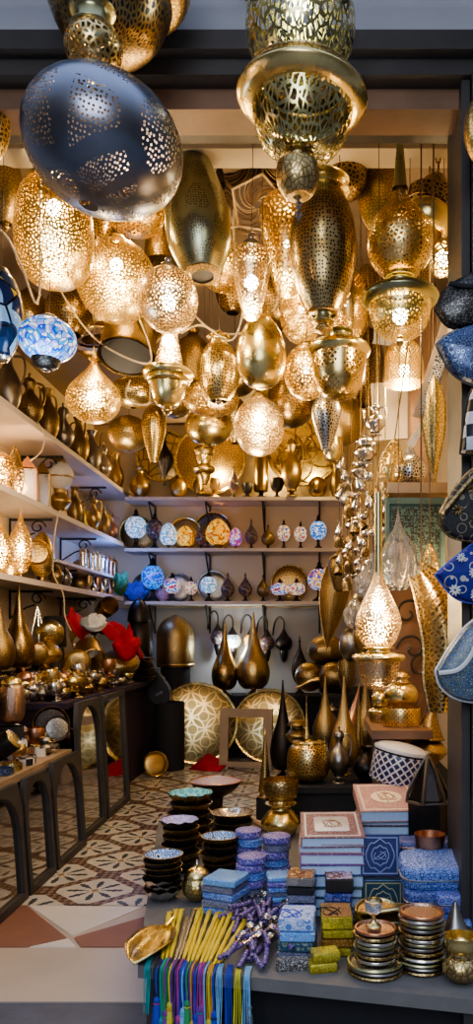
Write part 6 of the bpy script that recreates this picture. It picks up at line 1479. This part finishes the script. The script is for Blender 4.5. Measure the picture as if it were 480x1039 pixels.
book('maroon book with a cream panel and camel coloured writing, topmost on the left book stack', BX, BY, z, .205, .26, .034, .03, 'book_maroon', 'ceramic_white', 5, medr=-1, cal='tan_wood')
BX2, BY2 = WX(391, 2.78), 2.8; z = ZT
cov2 = ['book_green', 'book_purple', 'book_navy', 'book_green', 'book_navy', 'book_purple', 'book_green', 'book_maroon']
for i in range(8):
    book('%s book of the tall right book stack' % ORD[8-i], BX2+.004*math.sin(i*2), BY2+.004*math.cos(i*3), z, .2, .25, .033, .015*math.sin(i), cov2[i], group='books of the tall right stack'); z += .034
book('rose red book with a cream round medallion, topmost on the right book stack', BX2+.003, BY2-.01, z+.005, .215, .27, .04, .05, 'book_rose', 'cream_board', 9, medr=.26, cal='copper')
def standing_book(label, px, pyb, w, h, th, d, z, cover, med, tilt=-8):
    t = thing('book', label, 'book', (WX(px, d), d, z), (math.radians(tilt), 0, 0))
    link('cover', MB().box(-w/2, w/2, 0, .004, 0, h).box(-w/2, w/2, th-.004, th, 0, h).box(-w/2, -w/2+.004, .004, th-.004, 0, h).mesh('cover', cover), t)
    link('pages', MB().box(-w/2+.004, w/2-.004, .004, th-.004, .003, h-.004).mesh('pages', 'pages'), t)
    link('border', MB().box(-w*.45, w*.45, -.001, 0, h*.04, h*.07).box(-w*.45, w*.45, -.001, 0, h*.93, h*.96).box(-w*.45, -w*.42, -.001, 0, h*.07, h*.93).box(w*.42, w*.45, -.001, 0, h*.07, h*.93).mesh('border', med), t)
    e = MB()
    for q in (.36, .22): e.tube([(w*q*math.cos(a*PI/14), -.001, h*.5+h*q*1.05*math.sin(a*PI/14)*(1+.12*math.cos(a*PI/14*8))) for a in range(28)], .0022, 4, closed=True)
    for i in range(3): e.tube([(w*.16*math.sin(i*2+q*.7), -.0012, h*.5+h*.1*math.cos(i+q*.9)) for q in range(6)], .0016, 4)
    link('ornament', e.mesh('ornament', med), t)
standing_book('navy book with a rosette ornament standing upright under the rose red book, upper of two', 386, 870, .125, .125, .03, 2.45, ZT+.135, 'navy_cover', 'pale_ink')
standing_book('dark blue book with an arch ornament, standing lowest under the rose red book', 389, 905, .125, .125, .03, 2.42, ZT, 'green_cover', 'gold_ink', -4)
# padded pouches
def pillow(label, x, y, z, w, l, h, rz, mat, tiltx=0, nm='fabric_pouch'):
    m = MB(); rows = 8; n = 32
    for i in range(rows+1):
        a = -PI/2+PI*i/rows; s = math.cos(a)**.35 if abs(a) < PI/2-.01 else .02
        for j in range(n):
            b = 2*PI*j/n; c, q = math.cos(b), math.sin(b)
            m.v.append((math.copysign(abs(c)**.45, c)*w/2*(.8+.2*s), math.copysign(abs(q)**.45, q)*l/2*(.72+.28*s)*(1 if 0 < i < rows else .9), h/2+h/2*math.sin(a)))
    for i in range(rows):
        for j in range(n):
            j2 = (j+1) % n; q = [i*n+j, i*n+j2, (i+1)*n+j2, (i+1)*n+j]; m.f.append(q); m.k.append(0); m.u += [(m.v[t][0], m.v[t][1]+m.v[t][2]) for t in q]
    for q in ([j for j in range(n)][::-1], [rows*n+j for j in range(n)]):
        m.f.append(q); m.k.append(0); m.u += [(m.v[t][0], m.v[t][1]) for t in q]
    t = thing(nm, label, 'pouch', (x, y, z), (math.radians(tiltx), 0, rz))
    link('pouch_body', m.mesh('pouch_body', mat, 60), t)
    zp_ = [(math.copysign(abs(math.cos(b))**.45, math.cos(b))*w/2*1.0, math.copysign(abs(math.sin(b))**.45, math.sin(b))*l/2*1.0, h/2) for b in [PI+PI*i/16 for i in range(17)]]
    link('zip', MB().tube(zp_, .0025, 5).mesh('zip', 'dark_silver'), t)
pillow('grey blue patterned pouch lying on top of the pouch heap, at the back', WX(437, 2.5), 2.56, ZT+.185, .22, .1, .04, 0, 'tile_blue_fine')
pillow('large blue mosaic patterned pouch, upper front of the pouch heap', WX(444, 2.36), 2.38, ZT+.145, .235, .15, .072, .02, 'tile_blue', 12)
pillow('blue tile patterned pouch at the left middle of the pouch heap', WX(428, 2.32), 2.36, ZT+.078, .11, .12, .062, .03, 'tile_blue_fine', 8)
pillow('dark paisley pouch at the right middle of the pouch heap', WX(461, 2.3), 2.34, ZT+.078, .115, .12, .06, -.04, 'tile_blue_big', 8)
pillow('blue pouch at the bottom right of the pouch heap', WX(452, 2.28), 2.3, ZT+.0, .2, .14, .07, .02, 'tile_blue', 4)
# metal plates and coasters
def plate(label, x, y, z, R_, mat, rim, group=None, tiltx=0, tilty=0, nm='metal_coaster', cat='coaster', h=.011):
    t = thing(nm, label, cat, (x, y, z), (math.radians(tiltx), math.radians(tilty), random.random()*6), group)
    me = MB().lathe([(.001, h*.4), (R_*.84, h*.45), (R_*.88, h*.9)], 32).mesh('plate_face', mat)
    for i, lp in enumerate(me.loops): c = me.vertices[lp.vertex_index].co; me.uv_layers[0].data[i].uv = (c.x, c.y)
    link('plate_face', me, t)
    link('rim', MB().lathe([(.001, 0), (R_*.9, 0), (R_, h*.3), (R_*1.01, h*.6), (R_*.98, h*.95), (R_*.9, h), (R_*.88, h*.85)], 36).mesh('rim', rim), t)
    return t
def pstack(where, px, py, n, st, R_, base_n, Rb, d=None, top='copper_eng'):
    d = d or td(py); z = ZT
    for i in range(n):
        j = n-1-i; last = j == 0
        plate('%s coaster of the %s' % (ORD[j], where), WX(px, d)+.003*math.sin(i*2.1), d+.003*math.cos(i*1.3), z, (Rb if i < base_n else R_)*(1+.015*math.sin(i*4)), top if last else 'silver_eng', ('copper' if last else ('brass', 'dark_silver', 'green_brass', 'silver')[i % 4]), 'coasters of the %s' % where)
        z += st
    return d, z
d1, z1 = pstack('left metal coaster stack', 381, 986, 10, .0122, .057, 3, .074)
pstack('right metal coaster stack', 428, 982, 13, .0122, .061, 4, .068)
pstack('small rear metal plate stack', 436, 935, 8, .0125, .058, 0, .06, top='green_brass')
def egg_cup():
    t = thing('egg_cup', 'little gold and glass egg cup standing on the left metal coaster stack', 'cup', (WX(379, d1), d1-.005, z1))
    link('foot', MB().lathe([(r*.021, z*.04) for r, z in PROF['foot']], 20).mesh('foot', 'gold'), t)
    link('cup', MB().lathe([(r*.024, .036+z*.034) for r, z in PROF['cup']], 20).mesh('cup', 'glass_clear'), t)
    link('rim', MB().lathe([(.021, .068), (.0245, .07), (.021, .073)], 20).mesh('rim', 'gold'), t)
egg_cup()
for i in range(6):
    plate('%s round gold plate of the tilted pile behind the coaster stacks' % ORD[5-i], WX(383, 2.28)+.002*i, 2.28-.003*i, ZT+.02+i*.0135, .082-.001*(5-i), 'tray_fine' if i == 5 else 'brass_eng', 'gold' if i == 5 else 'green_brass', 'gold plates of the tilted pile', 14, 6, 'brass_plate', 'plate', .013)
d = 2.13
add('funnel_pot', 'silver pot with a tall funnel lid at the right photo edge', 'pot', 462, 908, 968, 38, d, P_(('pot', 'cup', 1, 0, .5, 'silver'), ('funnel', 'cone', .86, .48, 1, 'dark_silver'), ('rim', 'plate_ring', 1.04, .44, .54, 'silver')), wire=False, base=ZT)
d = 2.0
add('brass_pot', 'small brass pot with a wide ribbed rim at the right front table corner', 'pot', 468, 965, 1012, 40, d, P_(('belly', 'globe', .95, 0, .62, 'brass', {'lob': 12, 'la': .02, 'n': 48}), ('neck', 'cyl', .62, .52, .78, 'brass'), ('mouth', 'cup', .86, .62, 1, 'gold')), wire=False, base=ZT)
# cutlery heap with beaded handles
rnd = random.Random(5); cl = {}
for i in range(44):
    fork = i in (0, 1, 9, 15); px = 238+rnd.random()*46; py = 918+rnd.random()*56
    d = td(py); a = math.radians(rnd.uniform(-50, 25)); zt = ZT+.01+.009*(i % 5)
    if fork: px, py = ((236, 918), (250, 914), (262, 935), (280, 930))[(0, 1, 9, 15).index(i)]; d = td(py)
    kind = 'fork' if fork else 'spoon'
    t = thing('beaded_'+kind, 'silver fork with a beaded handle at the rear edge of the cutlery, %s' % ('leftmost', 'second from left', 'third from left', 'rightmost')[(0, 1, 9, 15).index(i)] if fork else 'spoon with a purple and blue beaded handle in the cutlery heap', kind, (WX(px, d), d, zt), (rnd.uniform(-.12, .12), rnd.uniform(-.15, .15), a if not fork else rnd.uniform(-.25, .25)), 'beaded spoons in the heap' if not fork else 'beaded forks in the heap')
    hm = MB(); L = .1
    prof = [(.003, 0)]+[q for s in range(6) for q in ((.0065, L*(s+.15)/6), (.0082, L*(s+.5)/6), (.0065, L*(s+.85)/6), (.004, L*(s+1)/6))]
    hm.lathe(prof, 10, M=Matrix.Rotation(PI/2, 4, 'X'))
    link('handle', hm.mesh('handle', 'bead_handle'), t)
    b = MB().tube([(0, 0, 0), (0, .03, .002), (0, .045, .003)], [.003, .0025, .003], 6)
    if fork:
        b.box(-.011, .011, .043, .056, .001, .0035)
        for s in (-.0095, -.0032, .0032, .0095): b.tube([(s, .055, .0025), (s, .085, .006)], .0016, 5)
    else:
        b.lathe([(r*.013, (z-.5)*.007) for r, z in PROF['bowl']], 14, M=Matrix.Translation((0, .06, .003)) @ Matrix.Scale(1.5, 4, (0, 1, 0)))
    link('metal_end', b.mesh('metal_end', 'silver'), t)
# yellow carved bone sticks with tassels and the tassels hanging over the edge
def sticks():
    yr = ['yarn_blue', 'yarn_teal', 'yarn_purple', 'yarn_yellow', 'yarn_black', 'yarn_pink', 'yarn_sky', 'yarn_green', 'yarn_gold', 'yarn_blue', 'yarn_purple', 'yarn_sky', 'yarn_yellow', 'yarn_blue']
    edge = lambda x: 2.1-(x+.485)*(.21/.91)                 # front edge of the table
    for i in range(14):
        f = i/13; px = 168+f*66+rnd.uniform(-2, 2); pt = 936-9*math.sin(f*3)+rnd.uniform(-6, 6)
        mt = 'silver_eng' if i in (3, 4) else 'yellow_bone'
        x1 = WX(px+4+f*10, td(pt)); y1 = td(pt); x0 = WX(160+f*60, 2.06); y0 = edge(x0)+.035
        z_ = ZT+.006+.004*(i % 3)
        t = thing('carved_stick', '%s carved stick in the fan of tasselled sticks, %s from the left' % ('silver' if mt == 'silver_eng' else 'yellow', (ords[:10]+['eleventh', 'twelfth', 'thirteenth', 'last'])[i]), 'ornament', (x0, y0, z_), (0, 0, 0), 'tasselled sticks in the fan')
        v = Vector((x1-x0, y1-y0, .004)); L = v.length; n_ = v.normalized()
        pts = [tuple(v*s) for s in (0, .12, .25, .4, .55, .7, .85, .93, 1)]
        link('stick', MB().tube(pts, [.004, .006, .0075, .006, .0075, .006, .008, .009, .006], 8).mesh('stick', mt), t)
        hand = MB()
        for s in (-1, 0, 1): hand.tube([tuple(v*.96), tuple(v*1.0+Vector((s*.007, .018 if s == 0 else .013, .001)))], [.004, .0025], 6)
        link('carved_tip', hand.mesh('carved_tip', mt), t)
        xe, ye = x0-.004, edge(x0)
        zend = .07-.075*((i*5) % 7)/7
        cord_ = smooth([(0, 0, 0), (xe-x0, ye-.006-y0, -.002), (xe-x0-.003, ye-.014-y0, -.03), (xe-x0, ye-.014-y0, zend+.055-z_)], 4)
        c = link('cord', MB().tube(cord_, .0028, 6).mesh('cord', yr[i]), t)
        s = MB(); bx, by_ = xe-x0, ye-.014-y0; zz = zend+.06-z_
        s.lathe([(.002, zz), (.008, zz-.006), (.009, zz-.016), (.0065, zz-.02), (.0095, zz-.026), (.013, zz-.07), (.0135, zz-.1), (.001, zz-.1)][::-1], 12, lob=6, la=.1, M=Matrix.Translation((bx, by_, 0)))
        link('tassel', s.mesh('tassel', yr[i]), t)
        b = MB().tube([(bx+.009*math.cos(a), by_+.009*math.sin(a), zz-.02) for a in [q*PI/5 for q in range(10)]], .0018, 5, closed=True)
        link('binding', b.mesh('binding', yr[(i+5) % 14]), c)
    # loose hanks between
    for i in range(12):
        x = -.455+.025*i; y = edge(x)-.007; L = .12+.05*((i*7) % 5)/5
        m = MB()
        for q in range(5):
            m.tube(smooth([(q*.003-.006, .05, .008), (q*.003-.006, .0, .006), (q*.004-.008, -.008, -.03), (q*.004-.008+.004*math.sin(i+q), -.008-.002*q, -L)], 4), .0016, 4)
        h = thing('thread_hank', 'hank of coloured threads hanging over the front table edge between the tassels', 'thread', (x, y, ZT), group='thread hanks over the table edge')
        link('threads', m.mesh('threads', yr[(i*3+1) % 14]), h); h.children[0]['kind'] = 'stuff'
    x = WX(253, 2.03); y = edge(x)-.012
    t = thing('silver_tassel', 'pale silvery blue tassel hanging alone over the front edge of the table', 'tassel', (x, y, ZT))
    link('cord', MB().tube(smooth([(.002, .06, .006), (0, .01, .005), (0, 0, -.02), (0, 0, -.06)], 4), .0022, 5).mesh('cord', 'yarn_sky'), t)
    link('tassel', MB().lathe([(.001, -.165), (.010, -.165), (.009, -.1), (.006, -.085), (.0075, -.075), (.002, -.06)], 12, lob=6, la=.12).mesh('tassel', 'bead_blue'), t)
sticks()
# gold leaf shaped dish at the left corner
def leaf_dish():
    d = 2.2; t = thing('leaf_dish', 'shiny gold oval leaf dish at the front left corner of the table', 'dish', (WX(149, d)+.012, d, ZT+.002), (0, 0, math.radians(-8)))
    m = MB(); n = 14
    for i in range(n+1):
        f = i/n; r = math.sin(PI*min(1, f*1.02+.0))**.6*.062 if f < .98 else .004
        for s in range(-5, 6):
            q = s/5; m.v.append((q*r, -.13+.27*f, .004+.03*q*q*(r/.062)+.012*abs(f-.5)*2+.003*math.cos(s*3)))
    for i in range(n):
        for j in range(10):
            q = [i*11+j, i*11+j+1, (i+1)*11+j+1, (i+1)*11+j]; m.f.append(q); m.k.append(0); m.u += [(m.v[a][0], m.v[a][1]) for a in q]
    o = link('dish_body', m.mesh('dish_body', 'gold'), t); o.modifiers.new('s', 'SOLIDIFY').thickness = .003
    e = MB().tube([m.v[i*11] for i in range(n+1)], .003, 5).tube([m.v[i*11+10] for i in range(n+1)], .003, 5)
    link('rim', e.mesh('rim', 'gold'), t)
    link('handle', MB().tube([(0, .13, .018), (.01, .17, .03), (.0, .2, .034)], [.006, .004, .003], 6).mesh('handle', 'gold'), t)
leaf_dish()


# ------------------------------------------------------------------ light, world, camera
wd = bpy.data.worlds.new('street_sky'); S.world = wd; wd.use_nodes = True
nt = wd.node_tree; nt.nodes.clear()
wo = nt.nodes.new('ShaderNodeOutputWorld'); bg = nt.nodes.new('ShaderNodeBackground'); tc = nt.nodes.new('ShaderNodeTexCoord')
sp = nt.nodes.new('ShaderNodeSeparateXYZ'); rp = nt.nodes.new('ShaderNodeValToRGB')
nt.links.new(tc.outputs['Generated'], sp.inputs[0]); nt.links.new(sp.outputs[2], rp.inputs[0])
e = rp.color_ramp.elements; e[0].position = 0; e[0].color = (.06, .06, .065, 1); e[1].position = 1; e[1].color = (.75, .95, 1.45, 1)
for p, c in ((.30, (.12, .12, .13, 1)), (.62, (.32, .38, .5, 1))):
    q = e.new(p); q.color = c
nt.links.new(rp.outputs[0], bg.inputs[0]); bg.inputs[1].default_value = .75
nt.links.new(bg.outputs[0], wo.inputs[0])
def area(name, loc, tgt, size, e, col):
    L = bpy.data.lights.new(name, 'AREA'); L.energy = e; L.color = col; L.size = size
    o = bpy.data.objects.new(name, L); COL.objects.link(o); o.location = loc
    o.rotation_euler = (Vector(tgt)-Vector(loc)).to_track_quat('-Z', 'Y').to_euler(); return o
light('counter_fill', (-1.1, 4.1, 1.75), 8, (1, .78, .52), .08)  # added fill light above the left counter, no fixture there
light('shop_fill', (WX(263, 3.5)-.05, 3.6, 1.72), 9, (1, .74, .46), .1)  # added warm fill in free air below the lace globe
area('street_daylight', (-.5, -2.2, 2.6), (-.1, 4.2, .5), 2.2, 48, (.78, .86, 1))
cam = bpy.data.cameras.new('camera'); co = bpy.data.objects.new('camera', cam); COL.objects.link(co)
co.location = (0, 0, CH); co.rotation_euler = (PI/2, 0, 0)
cam.sensor_fit = 'VERTICAL'; cam.sensor_height = 24; cam.lens = F/1039*24
cam.shift_x = -(CX-240)/1039; cam.shift_y = (CY-519.5)/1039
cam.clip_start = .05
S.camera = co
S.cycles.max_bounces = 8; S.cycles.diffuse_bounces = 3; S.cycles.glossy_bounces = 4; S.cycles.transmission_bounces = 6
S.cycles.transparent_max_bounces = 24; S.cycles.sample_clamp_indirect = 4; S.cycles.use_denoising = True
S.cycles.caustics_reflective = False; S.cycles.caustics_refractive = False
S.view_settings.view_transform = 'AgX'; S.view_settings.look = 'AgX - Medium High Contrast'; S.view_settings.exposure = .88
